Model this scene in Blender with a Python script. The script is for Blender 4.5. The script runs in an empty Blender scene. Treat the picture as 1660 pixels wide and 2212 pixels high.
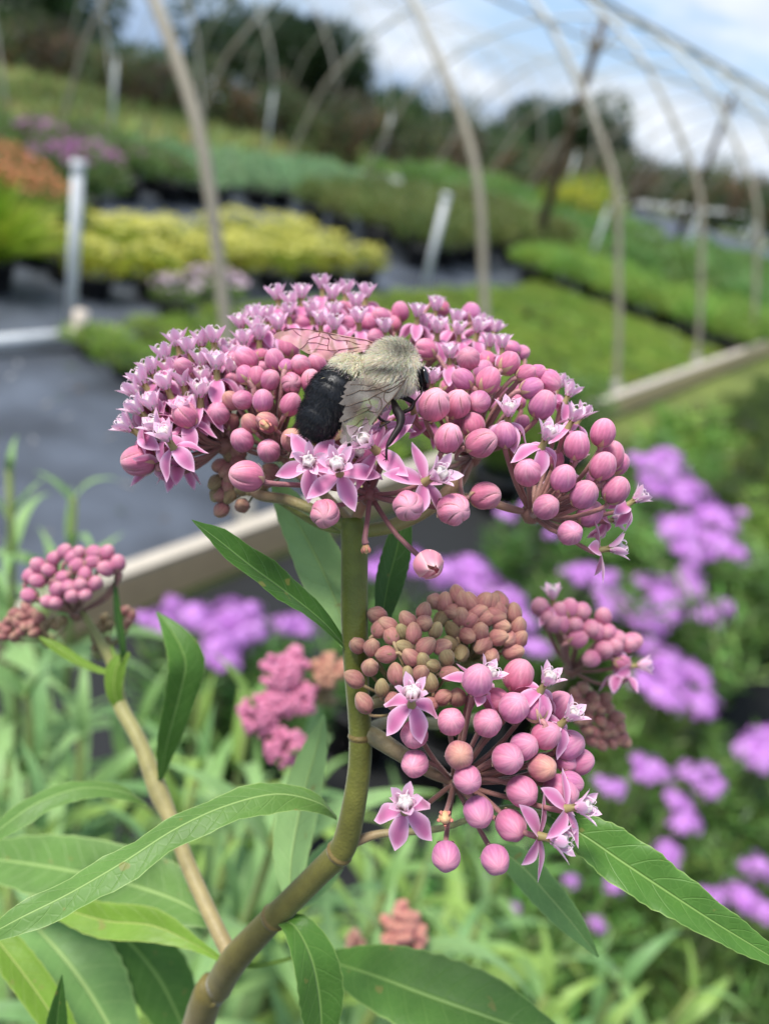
import bpy, bmesh, math, random
import numpy as np
from mathutils import Vector, Matrix, noise

SC = bpy.context.scene
COL = SC.collection
H = 1.15            # camera height above the nursery floor, metres
S = 1.15            # metres per layout unit on the floor
FPX = 1780.0        # focal length in pixels of a 1660 px wide frame
# ------------------------------------------------------------------ camera
PITCH, ROLL = math.radians(27.3), math.radians(14.5)
FW = Vector((0, math.cos(PITCH), -math.sin(PITCH)))
_U0 = Vector((0, math.sin(PITCH), math.cos(PITCH))); _R0 = Vector((1, 0, 0))
RT = _R0*math.cos(ROLL) + _U0*math.sin(ROLL)
UP = -_R0*math.sin(ROLL) + _U0*math.cos(ROLL)
CAM = Vector((0, 0, H))
cd = bpy.data.cameras.new('camera'); co = bpy.data.objects.new('camera', cd); COL.objects.link(co)
m = Matrix((RT, UP, -FW)).transposed().to_4x4(); m.translation = CAM
co.matrix_world = m
cd.sensor_fit = 'HORIZONTAL'; cd.sensor_width = 36; cd.lens = 36*FPX/1660
cd.clip_start = 0.005; cd.clip_end = 2000
cd.dof.use_dof = True; cd.dof.focus_distance = 0.1085; cd.dof.aperture_fstop = cd.lens/2.0
cd.dof.aperture_blades = 0
SC.camera = co
# ------------------------------------------------------------------ light
SUN_EL, SUN_AZ = math.radians(68), math.radians(250)   # azimuth clockwise from +Y
w = bpy.data.worlds.new('World'); SC.world = w; w.use_nodes = True
nt = w.node_tree; nt.nodes.clear()
def N(t, ty, **kw):
    n = t.nodes.new(ty)
    for k, v in kw.items(): setattr(n, k, v)
    return n
out = N(nt, 'ShaderNodeOutputWorld'); bg = N(nt, 'ShaderNodeBackground')
sky = N(nt, 'ShaderNodeTexSky', sky_type='NISHITA', sun_disc=False, sun_elevation=SUN_EL, sun_rotation=SUN_AZ)
tc = N(nt, 'ShaderNodeTexCoord'); mp = N(nt, 'ShaderNodeMapping'); mp.inputs['Scale'].default_value = (1.3, 1.3, 4.2)
mp.inputs['Location'].default_value = (0.35, .2, 0.3)
no = N(nt, 'ShaderNodeTexNoise'); no.inputs['Scale'].default_value = 2.1; no.inputs['Detail'].default_value = 7; no.inputs['Roughness'].default_value = .55
rp = N(nt, 'ShaderNodeValToRGB'); rp.color_ramp.elements[0].position = .44; rp.color_ramp.elements[1].position = .57
rp.color_ramp.elements[0].color = (.08, .08, .08, 1); rp.color_ramp.elements[1].color = (1, 1, 1, 1)
no2 = N(nt, 'ShaderNodeTexNoise'); no2.inputs['Scale'].default_value = 4.5; no2.inputs['Detail'].default_value = 5
cr = N(nt, 'ShaderNodeValToRGB'); cr.color_ramp.elements[0].position = .35; cr.color_ramp.elements[1].position = .65
cr.color_ramp.elements[0].color = (3.1, 3.8, 4.8, 1); cr.color_ramp.elements[1].color = (5.9, 6.1, 6.4, 1)
blu = N(nt, 'ShaderNodeMix', data_type='RGBA'); blu.inputs[0].default_value = .6; blu.inputs[7].default_value = (1.7, 3.1, 5.6, 1)
mx = N(nt, 'ShaderNodeMix', data_type='RGBA')
L = nt.links.new
L(tc.outputs['Generated'], mp.inputs[0]); L(mp.outputs[0], no.inputs[0]); L(mp.outputs[0], no2.inputs[0])
L(no.outputs[0], rp.inputs[0]); L(no2.outputs[0], cr.inputs[0]); L(sky.outputs[0], blu.inputs[6])
L(rp.outputs[0], mx.inputs[0]); L(blu.outputs[2], mx.inputs[6]); L(cr.outputs[0], mx.inputs[7])
L(mx.outputs[2], bg.inputs[0]); bg.inputs[1].default_value = .10; L(bg.outputs[0], out.inputs[0])
sd = bpy.data.lights.new('sun', 'SUN'); sd.energy = 3.0; sd.angle = math.radians(18); sd.color = (1, .96, .9)
so = bpy.data.objects.new('sun', sd); COL.objects.link(so)
sdir = Vector((math.sin(SUN_AZ)*math.cos(SUN_EL), math.cos(SUN_AZ)*math.cos(SUN_EL), math.sin(SUN_EL)))
so.rotation_euler = sdir.to_track_quat('Z', 'Y').to_euler(); so.location = (0, -3, 8)
SC.view_settings.view_transform = 'Standard'; SC.view_settings.look = 'None'
SC.view_settings.exposure = 0.9; SC.view_settings.gamma = 1
SC.cycles.use_denoising = True
SC.cycles.max_bounces = 10; SC.cycles.transparent_max_bounces = 24

# ------------------------------------------------------------------ points
def ray(x, y): return FW + RT*((x-830)/FPX) - UP*((y-1106)/FPX)
def P(x, y, d): return CAM + ray(x, y)*d                      # a spot seen at (x, y), d metres ahead
def G(x, y, z=0.0):
    r = ray(x, y); return CAM + r*((z-H)/r.z)
AX, NX = Vector((.524, .852, 0)), Vector((-.852, .524, 0))   # along the tunnel / across it
def AN(a, n, z=0.0): return (AX*a + NX*n)*S + Vector((0, 0, z*S))
def V(ix, iy, iz): return (RT*ix + UP*iy - FW*iz).normalized()   # right, up, towards the camera

C = {'D': (0, 0, 1), 1: (583.1, 672.2, .2479), 2: (240.1, 589.9, .3719), 3: (823.1, 589.9, .3719), 4: (720.3, 1262.2, .3926),
     5: (514.5, 589.9, .3719), 'E': (583.1, 891.7, .2893), 'L': (0, 1152.4, .1736), 'R': (1097.5, 1262.2, .2066), 'M': (480.2, 1358.2, .186)}
def Dp(c, x, y):
    o = C[c]; return o[0]+o[2]*x, o[1]+o[2]*y
# ------------------------------------------------------------------ materials
def lin(c): return tuple((v/255/12.92 if v/255 <= .04045 else ((v/255+.055)/1.055)**2.4) for v in c)
def base_mat(name, rough=.5, spec=.4):
    mt = bpy.data.materials.new(name); mt.use_nodes = True; t = mt.node_tree
    b = t.nodes['Principled BSDF']; b.inputs['Roughness'].default_value = rough; b.inputs['Specular IOR Level'].default_value = spec
    return mt, t, b
def col_mat(name, rough=.5, spec=.4, sss=0, sheen=0, nscale=400, namt=.15, bump=0, bscale=2000, rnd=.12, trans=0, hue=.0, coord='Object'):
    """pigment from the 'Col' attribute, mottled with noise and varied a little from object to object"""
    mt, t, b = base_mat(name, rough, spec); L = t.links.new
    at = N(t, 'ShaderNodeAttribute', attribute_name='Col')
    tc = N(t, 'ShaderNodeTexCoord'); nz = N(t, 'ShaderNodeTexNoise'); nz.inputs['Scale'].default_value = nscale; nz.inputs['Detail'].default_value = 4
    L(tc.outputs[coord], nz.inputs[0])
    mr = N(t, 'ShaderNodeMapRange'); mr.inputs[3].default_value = 1-namt*1.6; mr.inputs[4].default_value = 1+namt*1.6; L(nz.outputs[0], mr.inputs[0])
    oi = N(t, 'ShaderNodeObjectInfo'); mr2 = N(t, 'ShaderNodeMapRange'); mr2.inputs[3].default_value = 1-rnd; mr2.inputs[4].default_value = 1+rnd; L(oi.outputs['Random'], mr2.inputs[0])
    mu = N(t, 'ShaderNodeMath', operation='MULTIPLY'); L(mr.outputs[0], mu.inputs[0]); L(mr2.outputs[0], mu.inputs[1])
    hs = N(t, 'ShaderNodeHueSaturation'); L(at.outputs['Color'], hs.inputs['Color']); L(mu.outputs[0], hs.inputs['Value'])
    if hue:
        mr3 = N(t, 'ShaderNodeMapRange'); mr3.inputs[3].default_value = .5-hue; mr3.inputs[4].default_value = .5+hue
        wn = N(t, 'ShaderNodeMath', operation='FRACT'); m7 = N(t, 'ShaderNodeMath', operation='MULTIPLY'); m7.inputs[1].default_value = 7.31
        L(oi.outputs['Random'], m7.inputs[0]); L(m7.outputs[0], wn.inputs[0]); L(wn.outputs[0], mr3.inputs[0]); L(mr3.outputs[0], hs.inputs['Hue'])
    L(hs.outputs[0], b.inputs['Base Color'])
    if sss:
        b.inputs['Subsurface Weight'].default_value = sss; b.inputs['Subsurface Radius'].default_value = (1, .45, .5); b.inputs['Subsurface Scale'].default_value = .0006
    if sheen: b.inputs['Sheen Weight'].default_value = sheen; b.inputs['Sheen Roughness'].default_value = .4
    if bump:
        nb = N(t, 'ShaderNodeTexNoise'); nb.inputs['Scale'].default_value = bscale; nb.inputs['Detail'].default_value = 3; L(tc.outputs[coord], nb.inputs[0])
        bp = N(t, 'ShaderNodeBump'); bp.inputs['Strength'].default_value = bump; bp.inputs['Distance'].default_value = .0002; L(nb.outputs[0], bp.inputs['Height']); L(bp.outputs[0], b.inputs['Normal'])
    if trans:
        o = t.nodes['Material Output']; tr = N(t, 'ShaderNodeBsdfTranslucent'); L(hs.outputs[0], tr.inputs[0]); ms = N(t, 'ShaderNodeMixShader'); ms.inputs[0].default_value = trans
        L(b.outputs[0], ms.inputs[1]); L(tr.outputs[0], ms.inputs[2]); L(ms.outputs[0], o.inputs[0])
    return mt
M = {}
M['bud'] = col_mat('bud_skin', .6, .25, sss=.18, sheen=.2, nscale=3.0, namt=.12, bump=.25, bscale=14, rnd=.11, hue=.006)
M['petal'] = col_mat('petal', .5, .3, sheen=.3, nscale=900, namt=.06, trans=.3, rnd=.05)
M['stem'] = col_mat('stem_skin', .5, .4, sheen=.25, nscale=420, namt=.24, bump=.55, bscale=2500, rnd=0)
M['foliage'] = col_mat('foliage', .5, .4, nscale=12, namt=.25, rnd=.15, trans=.35, hue=.012)
M['floret'] = col_mat('floret', .55, .3, nscale=60, namt=.1, rnd=.05, trans=.3)
for nd in M['foliage'].node_tree.nodes:
    if nd.type == 'HUE_SAT': nd.inputs['Saturation'].default_value = .96
M['solid'] = col_mat('painted_and_moulded', .55, .4, nscale=25, namt=.12, rnd=.05)
M['bark'] = col_mat('bark', .8, .2, nscale=9, namt=.3, rnd=.1)
def leaf_mat(name, up, under, vein, rim):
    mt, t, b = base_mat(name, .48, .35); L = t.links.new
    uv = N(t, 'ShaderNodeUVMap', uv_map='UVMap'); sp = N(t, 'ShaderNodeSeparateXYZ'); L(uv.outputs[0], sp.inputs[0])
    ab = N(t, 'ShaderNodeMath', operation='ABSOLUTE'); L(sp.outputs[0], ab.inputs[0])       # 0 midrib .. 1 margin
    # side veins curve forward towards the margin
    tc = N(t, 'ShaderNodeTexCoord'); nz = N(t, 'ShaderNodeTexNoise'); nz.inputs['Scale'].default_value = 90; L(tc.outputs['Object'], nz.inputs[0])
    pw = N(t, 'ShaderNodeMath', operation='POWER'); L(ab.outputs[0], pw.inputs[0]); pw.inputs[1].default_value = 1.35
    k1 = N(t, 'ShaderNodeMath', operation='MULTIPLY'); L(pw.outputs[0], k1.inputs[0]); k1.inputs[1].default_value = .075
    s1 = N(t, 'ShaderNodeMath', operation='SUBTRACT'); L(sp.outputs[1], s1.inputs[0]); L(k1.outputs[0], s1.inputs[1])
    nm = N(t, 'ShaderNodeMath', operation='MULTIPLY_ADD'); L(nz.outputs[0], nm.inputs[0]); nm.inputs[1].default_value = .05; L(s1.outputs[0], nm.inputs[2])
    fr = N(t, 'ShaderNodeMath', operation='MULTIPLY'); L(nm.outputs[0], fr.inputs[0]); fr.inputs[1].default_value = 17
    pp = N(t, 'ShaderNodeMath', operation='PINGPONG'); L(fr.outputs[0], pp.inputs[0]); pp.inputs[1].default_value = .5
    sv = N(t, 'ShaderNodeMapRange', interpolation_type='SMOOTHSTEP'); L(pp.outputs[0], sv.inputs[0]); sv.inputs[1].default_value = 0; sv.inputs[2].default_value = .075; sv.inputs[3].default_value = .22; sv.inputs[4].default_value = 0
    mv = N(t, 'ShaderNodeMapRange', interpolation_type='SMOOTHSTEP'); L(ab.outputs[0], mv.inputs[0]); mv.inputs[1].default_value = .02; mv.inputs[2].default_value = .085; mv.inputs[3].default_value = 1; mv.inputs[4].default_value = 0
    vo = N(t, 'ShaderNodeTexVoronoi', feature='DISTANCE_TO_EDGE'); vo.inputs['Scale'].default_value = 700; L(tc.outputs['Object'], vo.inputs[0])
    vr = N(t, 'ShaderNodeMapRange'); L(vo.outputs[0], vr.inputs[0]); vr.inputs[1].default_value = 0; vr.inputs[2].default_value = .12; vr.inputs[3].default_value = .08; vr.inputs[4].default_value = 0
    mxv = N(t, 'ShaderNodeMath', operation='MAXIMUM'); L(sv.outputs[0], mxv.inputs[0]); L(mv.outputs[0], mxv.inputs[1])
    mxw = N(t, 'ShaderNodeMath', operation='MAXIMUM'); L(mxv.outputs[0], mxw.inputs[0]); L(vr.outputs[0], mxw.inputs[1])
    n2 = N(t, 'ShaderNodeTexNoise'); n2.inputs['Scale'].default_value = 140; n2.inputs['Detail'].default_value = 5; L(tc.outputs['Object'], n2.inputs[0])
    ge = N(t, 'ShaderNodeNewGeometry'); mb = N(t, 'ShaderNodeMix', data_type='RGBA'); L(ge.outputs['Backfacing'], mb.inputs[0])
    mb.inputs[6].default_value = (*lin(up), 1); mb.inputs[7].default_value = (*lin(under), 1)
    hs = N(t, 'ShaderNodeHueSaturation'); mr = N(t, 'ShaderNodeMapRange'); L(n2.outputs[0], mr.inputs[0]); mr.inputs[3].default_value = .7; mr.inputs[4].default_value = 1.3; L(mr.outputs[0], hs.inputs['Value']); L(mb.outputs[2], hs.inputs['Color'])
    m1 = N(t, 'ShaderNodeMix', data_type='RGBA'); L(mxw.outputs[0], m1.inputs[0]); L(hs.outputs[0], m1.inputs[6]); m1.inputs[7].default_value = (*lin(vein), 1)
    er = N(t, 'ShaderNodeMapRange', interpolation_type='SMOOTHSTEP'); L(ab.outputs[0], er.inputs[0]); er.inputs[1].default_value = .93; er.inputs[2].default_value = 1.0; er.inputs[3].default_value = 0; er.inputs[4].default_value = .7
    m2 = N(t, 'ShaderNodeMix', data_type='RGBA'); L(er.outputs[0], m2.inputs[0]); L(m1.outputs[2], m2.inputs[6]); m2.inputs[7].default_value = (*lin(rim), 1)
    sn = N(t, 'ShaderNodeTexNoise'); sn.inputs['Scale'].default_value = 330; sn.inputs['Detail'].default_value = 2; L(tc.outputs['Object'], sn.inputs[0])
    sr = N(t, 'ShaderNodeMapRange', interpolation_type='SMOOTHSTEP'); L(sn.outputs[0], sr.inputs[0]); sr.inputs[1].default_value = .68; sr.inputs[2].default_value = .74; sr.inputs[3].default_value = 0; sr.inputs[4].default_value = .6
    m3 = N(t, 'ShaderNodeMix', data_type='RGBA'); L(sr.outputs[0], m3.inputs[0]); L(m2.outputs[2], m3.inputs[6]); m3.inputs[7].default_value = (*lin((132, 124, 64)), 1); m2 = m3
    L(m2.outputs[2], b.inputs['Base Color']); b.inputs['Sheen Weight'].default_value = .12; b.inputs['Sheen Roughness'].default_value = .35
    bp = N(t, 'ShaderNodeBump'); bp.inputs['Strength'].default_value = .6; bp.inputs['Distance'].default_value = .0004; bp.invert = True
    L(mxw.outputs[0], bp.inputs['Height']); L(bp.outputs[0], b.inputs['Normal'])
    tr = N(t, 'ShaderNodeBsdfTranslucent'); L(m2.outputs[2], tr.inputs[0]); ms = N(t, 'ShaderNodeMixShader'); ms.inputs[0].default_value = .22
    L(b.outputs[0], ms.inputs[1]); L(tr.outputs[0], ms.inputs[2]); L(ms.outputs[0], t.nodes['Material Output'].inputs[0])
    return mt
M['leaf'] = leaf_mat('milkweed_leaf', (94, 130, 60), (134, 168, 104), (146, 176, 102), (166, 190, 118))
M['leaf_dark'] = leaf_mat('deep_green_leaf', (58, 96, 34), (112, 150, 92), (98, 134, 64), (106, 142, 76))
M['leaf_yellow'] = leaf_mat('yellow_green_leaf', (108, 142, 46), (134, 166, 80), (160, 180, 92), (172, 186, 96))
M['leaf_mid'] = leaf_mat('mid_green_leaf', (76, 116, 44), (124, 160, 92), (126, 160, 82), (150, 178, 98))
M['leaf_pale'] = leaf_mat('pale_leaf', (108, 146, 80), (132, 168, 104), (158, 186, 112), (164, 190, 116))
# ------------------------------------------------------------------ objects
def tag(o, label=None, cat=None, group=None, kind=None):
    if label: o['label'] = label
    if cat: o['category'] = cat
    if group: o['group'] = group
    if kind: o['kind'] = kind
    return o
def empty(name, loc, label=None, cat=None, group=None):
    o = bpy.data.objects.new(name, None); COL.objects.link(o); o.location = loc; o.empty_display_size = .01
    tag(o, label, cat, group); return o
class MB:
    def __init__(s): s.v = []; s.f = []; s.c = []; s.uv = []; s.mi = []
    def add(s, vs, fs, c=(.5, .5, .5), uvs=None, mi=0):
        o = len(s.v); s.v += [tuple(p) for p in vs]
        s.f += [tuple(i+o for i in f) for f in fs]; s.mi += [mi]*len(fs)
        if len(c) == len(vs) and not isinstance(c[0], (int, float)): s.c += [tuple(q[:3]) for q in c]
        else: s.c += [tuple(c)]*len(vs)
        s.uv += uvs if uvs else [(0, 0)]*len(vs)
    def merge(s, o, mat=None, tint=None):
        vs = o.v if mat is None else [tuple(mat @ Vector(p)) for p in o.v]
        c = o.c if tint is None else [tuple(a*b for a, b in zip(q, tint)) for q in o.c]
        k = len(s.v); s.v += vs; s.f += [tuple(i+k for i in f) for f in o.f]; s.c += c; s.uv += o.uv; s.mi += o.mi
    def mesh(s, name, mats, smooth=True):
        me = bpy.data.meshes.new(name); me.from_pydata(s.v, [], s.f)
        for mm in (mats if isinstance(mats, (list, tuple)) else [mats]): me.materials.append(mm)
        ca = me.color_attributes.new('Col', 'FLOAT_COLOR', 'POINT')
        ca.data.foreach_set('color', np.array([(*q, 1) for q in s.c], dtype=np.float32).ravel())
        ul = me.uv_layers.new(name='UVMap'); li = np.zeros(len(me.loops), dtype=np.int32); me.loops.foreach_get('vertex_index', li)
        ul.data.foreach_set('uv', np.array(s.uv, dtype=np.float32)[li].ravel())
        me.polygons.foreach_set('material_index', np.array(s.mi, dtype=np.int32))
        me.polygons.foreach_set('use_smooth', np.full(len(me.polygons), smooth)); me.update()
        return me
    def build(s, name, mats, parent=None, loc=None, smooth=True):
        """world-space mesh; the origin is moved to loc (or the parent's place)"""
        o = bpy.data.objects.new(name, None)
        if loc is None: loc = wloc(parent) if parent else Vector((0, 0, 0))
        loc = Vector(loc); s.v = [(p[0]-loc.x, p[1]-loc.y, p[2]-loc.z) for p in s.v]
        o = bpy.data.objects.new(name, s.mesh(name, mats, smooth)); COL.objects.link(o)
        if parent: o.parent = parent; o.location = loc-wloc(parent)
        else: o.location = loc
        return o
def wloc(o):
    l = Vector(o.location)
    while o.parent: o = o.parent; l = l+Vector(o.location)
    return l
def put(name, me, parent, pos, rot=None, scale=1.0):
    """one more object on shared mesh data; parents carry no rotation, so world minus parent is enough"""
    o = bpy.data.objects.new(name, me); COL.objects.link(o)
    if parent: o.parent = parent; o.location = Vector(pos)-wloc(parent)
    else: o.location = pos
    if rot is not None: o.rotation_mode = 'QUATERNION'; o.rotation_quaternion = rot
    o.scale = (scale,)*3; return o
def copy_tree(o, parent=None):
    c = o.copy(); COL.objects.link(c); c.parent = parent
    for ch in [x for x in o.children]: copy_tree(ch, c)
    return c
def spline(pts, n):
    """Catmull-Rom through the points (any dimension)"""
    p = np.array([list(q) for q in pts], dtype=float)
    if len(p) == 2: t = np.linspace(0, 1, n)[:, None]; return p[0]*(1-t)+p[1]*t
    p = np.vstack([2*p[0]-p[1], p, 2*p[-1]-p[-2]]); k = len(p)-3; res = []
    for i in range(n):
        t = i/(n-1)*k; j = min(int(t), k-1); t -= j; a, b, c, d = p[j:j+4]
        res.append(.5*((2*b)+(-a+c)*t+(2*a-5*b+4*c-d)*t*t+(-a+3*b-3*c+d)*t**3))
    return np.array(res)
def tube(mb, pts, rads, seg=8, n=None, col=(.5, .5, .5), mi=0, cap=True, col2=None):
    n = n or max(2, (len(pts)-1)*4+1)
    pr = spline([list(p)+[r] for p, r in zip(pts, rads)], n)
    vs = []; cs = []; up = None
    for i in range(n):
        a = pr[max(i-1, 0), :3]; b = pr[min(i+1, n-1), :3]; t = Vector(b-a).normalized()
        if up is None: up = t.orthogonal().normalized()
        up = (up-t*up.dot(t)).normalized(); sd = t.cross(up)
        for k in range(seg):
            an = 2*math.pi*k/seg; vs.append(Vector(pr[i, :3])+(up*math.cos(an)+sd*math.sin(an))*max(pr[i, 3], 1e-5))
        q = i/(n-1); c = col if col2 is None else tuple(col[j]*(1-q)+col2[j]*q for j in range(3)); cs += [c]*seg
    fs = [(i*seg+k, i*seg+(k+1) % seg, (i+1)*seg+(k+1) % seg, (i+1)*seg+k) for i in range(n-1) for k in range(seg)]
    if cap: fs += [tuple(range(seg))[::-1], tuple((n-1)*seg+k for k in range(seg))]
    mb.add(vs, fs, cs, mi=mi)
def box(mb, c, hx, hy, hz, col=(.5, .5, .5), ax=Vector((1, 0, 0)), ay=Vector((0, 1, 0)), az=Vector((0, 0, 1)), mi=0):
    c = Vector(c); vs = [c+ax*hx*i+ay*hy*j+az*hz*k for k in (-1, 1) for j in (-1, 1) for i in (-1, 1)]
    mb.add(vs, [(0, 2, 3, 1), (4, 5, 7, 6), (0, 1, 5, 4), (2, 6, 7, 3), (0, 4, 6, 2), (1, 3, 7, 5)], col, mi=mi)
def lerp(a, b, t): return tuple(x*(1-t)+y*t for x, y in zip(a, b))
def quat(d, roll=0.0):
    return Vector(d).to_track_quat('Z', 'Y') @ Matrix.Rotation(roll, 3, 'Z').to_quaternion()
R = random.Random(7)
ORD = ['first', 'second', 'third', 'fourth', 'fifth', 'sixth', 'seventh', 'eighth', 'ninth', 'tenth', 'eleventh', 'twelfth', 'thirteenth', 'fourteenth', 'fifteenth', 'sixteenth', 'seventeenth', 'eighteenth', 'nineteenth', 'twentieth', 'twenty-first', 'twenty-second', 'twenty-third', 'twenty-fourth', 'twenty-fifth', 'twenty-sixth', 'twenty-seventh', 'twenty-eighth', 'twenty-ninth', 'thirtieth']

# ================================================================== THE SETTING
g = MB(); Z = 400
def gz(x, y): return -.062*max(0, math.hypot(x, y)-13.5)
rings = [0, 4, 8, 12, 13.5, 16, 22, 30, 45, 70, 110, 180, Z]; sg = 64
g.add([(q*math.cos(2*math.pi*k/sg), q*math.sin(2*math.pi*k/sg), gz(q, 0)) for q in rings[1:] for k in range(sg)]+[(0, 0, 0)],
      [(j*sg+k, (j+1)*sg+k, (j+1)*sg+(k+1) % sg, j*sg+(k+1) % sg) for j in range(len(rings)-2) for k in range(sg)]+[((len(rings)-1)*sg, k, (k+1) % sg) for k in range(sg)])
gm, t, b = base_mat('bare_ground', .9, .2)
tcn = N(t, 'ShaderNodeTexCoord'); nz = N(t, 'ShaderNodeTexNoise'); nz.inputs['Scale'].default_value = .9; nz.inputs['Detail'].default_value = 9; t.links.new(tcn.outputs['Object'], nz.inputs[0])
rr = N(t, 'ShaderNodeValToRGB'); rr.color_ramp.elements[0].color = (*lin((62, 72, 38)), 1); rr.color_ramp.elements[0].position = .35; rr.color_ramp.elements[1].color = (*lin((112, 124, 62)), 1); rr.color_ramp.elements[1].position = .62
t.links.new(nz.outputs[0], rr.inputs[0]); t.links.new(rr.outputs[0], b.inputs['Base Color'])
tag(g.build('ground', gm, smooth=False), kind='structure')
def sheet(name, pts, z, mat):
    s = MB(); s.add([AN(a, n, 0)+Vector((0, 0, z)) for a, n in pts], [tuple(range(len(pts)))]); return tag(s.build(name, mat, smooth=False), kind='structure')
fm, t, b = base_mat('woven_ground_cloth', .62, .4)
tcn = N(t, 'ShaderNodeTexCoord'); nz = N(t, 'ShaderNodeTexNoise'); nz.inputs['Scale'].default_value = 3.5; nz.inputs['Detail'].default_value = 6
rr = N(t, 'ShaderNodeValToRGB'); rr.color_ramp.elements[0].color = (*lin((46, 50, 57)), 1); rr.color_ramp.elements[0].position = .3; rr.color_ramp.elements[1].color = (*lin((84, 91, 102)), 1); rr.color_ramp.elements[1].position = .7
t.links.new(tcn.outputs['Object'], nz.inputs[0]); t.links.new(nz.outputs[0], rr.inputs[0]); t.links.new(rr.outputs[0], b.inputs['Base Color'])
bp_ = N(t, 'ShaderNodeBump'); bp_.inputs['Strength'].default_value = .8; bp_.inputs['Distance'].default_value = .02; t.links.new(nz.outputs[0], bp_.inputs['Height']); t.links.new(bp_.outputs[0], b.inputs['Normal'])
sheet('ground_cloth', [(-6, 1.08), (14, 1.08), (14, 5.6), (-6, 5.6)], .004, fm)
sheet('near_ground_cloth', [(-6, -4), (2.4, -4), (2.4, 1.0), (-6, 1.0)], .004, base_mat('black_cloth', .7, .3)[0])
bpy.data.materials['black_cloth'].node_tree.nodes['Principled BSDF'].inputs['Base Color'].default_value = (.015, .016, .017, 1)
pm, t, b = base_mat('gravel_path', .85, .2)
tcn = N(t, 'ShaderNodeTexCoord'); nz = N(t, 'ShaderNodeTexNoise'); nz.inputs['Scale'].default_value = 6; nz.inputs['Detail'].default_value = 8
rr = N(t, 'ShaderNodeValToRGB'); rr.color_ramp.elements[0].color = (*lin((120, 122, 118)), 1); rr.color_ramp.elements[1].color = (*lin((178, 180, 176)), 1)
t.links.new(tcn.outputs['Object'], nz.inputs[0]); t.links.new(nz.outputs[0], rr.inputs[0]); t.links.new(rr.outputs[0], b.inputs['Base Color'])
sheet('path', [(-4, 5.62), (22, 5.62), (22, 6.15), (-4, 6.15)], .004, pm)
# long board that edges the floor
bd = MB(); c0, c1 = AN(-1.5, 1.04), AN(9.5, 1.04); mid = (c0+c1)/2; hl = (c1-c0).length/2
box(bd, mid+Vector((0, 0, .050)), hl, .021, .050, lin((216, 186, 146)), AX, NX)
box(bd, mid+Vector((0, 0, .105)), hl, .020, .005, lin((184, 174, 158)), AX, NX)
ed = empty('edging_board', AN(1, 1.04), 'long tan edging board with a pale grey top running beside the dark floor', 'edging')
bd.build('board', M['solid'], ed, smooth=False)

# ---------------------------------------------------------------- leaf clumps, pots
def litter():
    mb = MB(); rr = random.Random(15)
    for i in range(420):
        p = AN(rr.uniform(-1, 2.6), rr.uniform(1.12, 2.9))+Vector((0, 0, .007)); a = rr.uniform(0, 6.28); ln, wd = rr.uniform(.008, .03), rr.uniform(.003, .008); x = Vector((math.cos(a), math.sin(a), rr.uniform(-.1, .2))); y = Vector((-math.sin(a), math.cos(a), 0))
        mb.add([p-x*ln, p+y*wd, p+x*ln, p-y*wd], [(0, 1, 2, 3)], rr.choice([lin((150, 146, 138)), lin((120, 100, 70)), lin((176, 176, 176)), lin((90, 110, 60))]))
    return mb
tag(litter().build('leaf_litter', M['foliage'], smooth=False), 'scattered dry leaf bits and grit on the dark floor cloth', 'leaf litter', kind='stuff')
def blade(mb, p, d, ln, wd, bend, c, seg=2, nrm=None):
    """a thin bent leaf blade from p along d"""
    d = Vector(d).normalized(); sd = d.cross(nrm or Vector((R.uniform(-1, 1), R.uniform(-1, 1), R.uniform(-1, 1)))).normalized()
    vs = []; q = Vector(p)
    for i in range(seg+1):
        k = i/seg; w_ = wd*math.sin(math.pi*(.18+.8*k))*.5
        vs += [q-sd*w_, q+sd*w_]; d = (d+Vector((0, 0, -bend/seg))).normalized(); q = q+d*(ln/seg)
    mb.add(vs, [(2*i, 2*i+1, 2*i+3, 2*i+2) for i in range(seg)], c)
def mound(n, rad, h, ln, wd, c1, c2, spread=1.0, bend=.3, z0=.0, up=.5, rr=None, seg=2):
    rr = rr or R; mb = MB()
    for i in range(n):
        a = rr.uniform(0, 2*math.pi); q = math.sqrt(rr.random()); r_ = rad*q
        top = h*(1-.45*q*q)*rr.uniform(.45, 1)
        p = Vector((r_*math.cos(a), r_*math.sin(a), z0+top-ln*.5))
        d = Vector((math.cos(a)*q*spread+rr.gauss(0, .35), math.sin(a)*q*spread+rr.gauss(0, .35), up+rr.random()*.6))
        k = rr.random(); c = lerp(c1, c2, k); c = tuple(x*rr.uniform(.8, 1.2) for x in c)
        blade(mb, p, d, ln*rr.uniform(.6, 1.2), wd*rr.uniform(.7, 1.2), bend, c, seg)
    return mb
def dots(mb, n, rad, z, r_, c1, c2, rr=None, dome=.3):
    rr = rr or R
    for i in range(n):
        a = rr.uniform(0, 6.283); q = math.sqrt(rr.random()); p = Vector((rad*q*math.cos(a), rad*q*math.sin(a), z-dome*rad*q*q+rr.gauss(0, r_*.7)))
        c = lerp(c1, c2, rr.random()); k = 5; s_ = r_*rr.uniform(.7, 1.25); nn = Vector((rr.gauss(0, .5), rr.gauss(0, .5), 1)).normalized(); x = nn.orthogonal().normalized(); y = nn.cross(x)
        vs = [p+nn*s_*.25]+[p+(x*math.cos(6.283*j/10)+y*math.sin(6.283*j/10))*s_*(1 if j % 2 == 0 else .55) for j in range(10)]
        mb.add(vs, [(0, j+1, (j+1) % 10+1) for j in range(10)], c)
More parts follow.
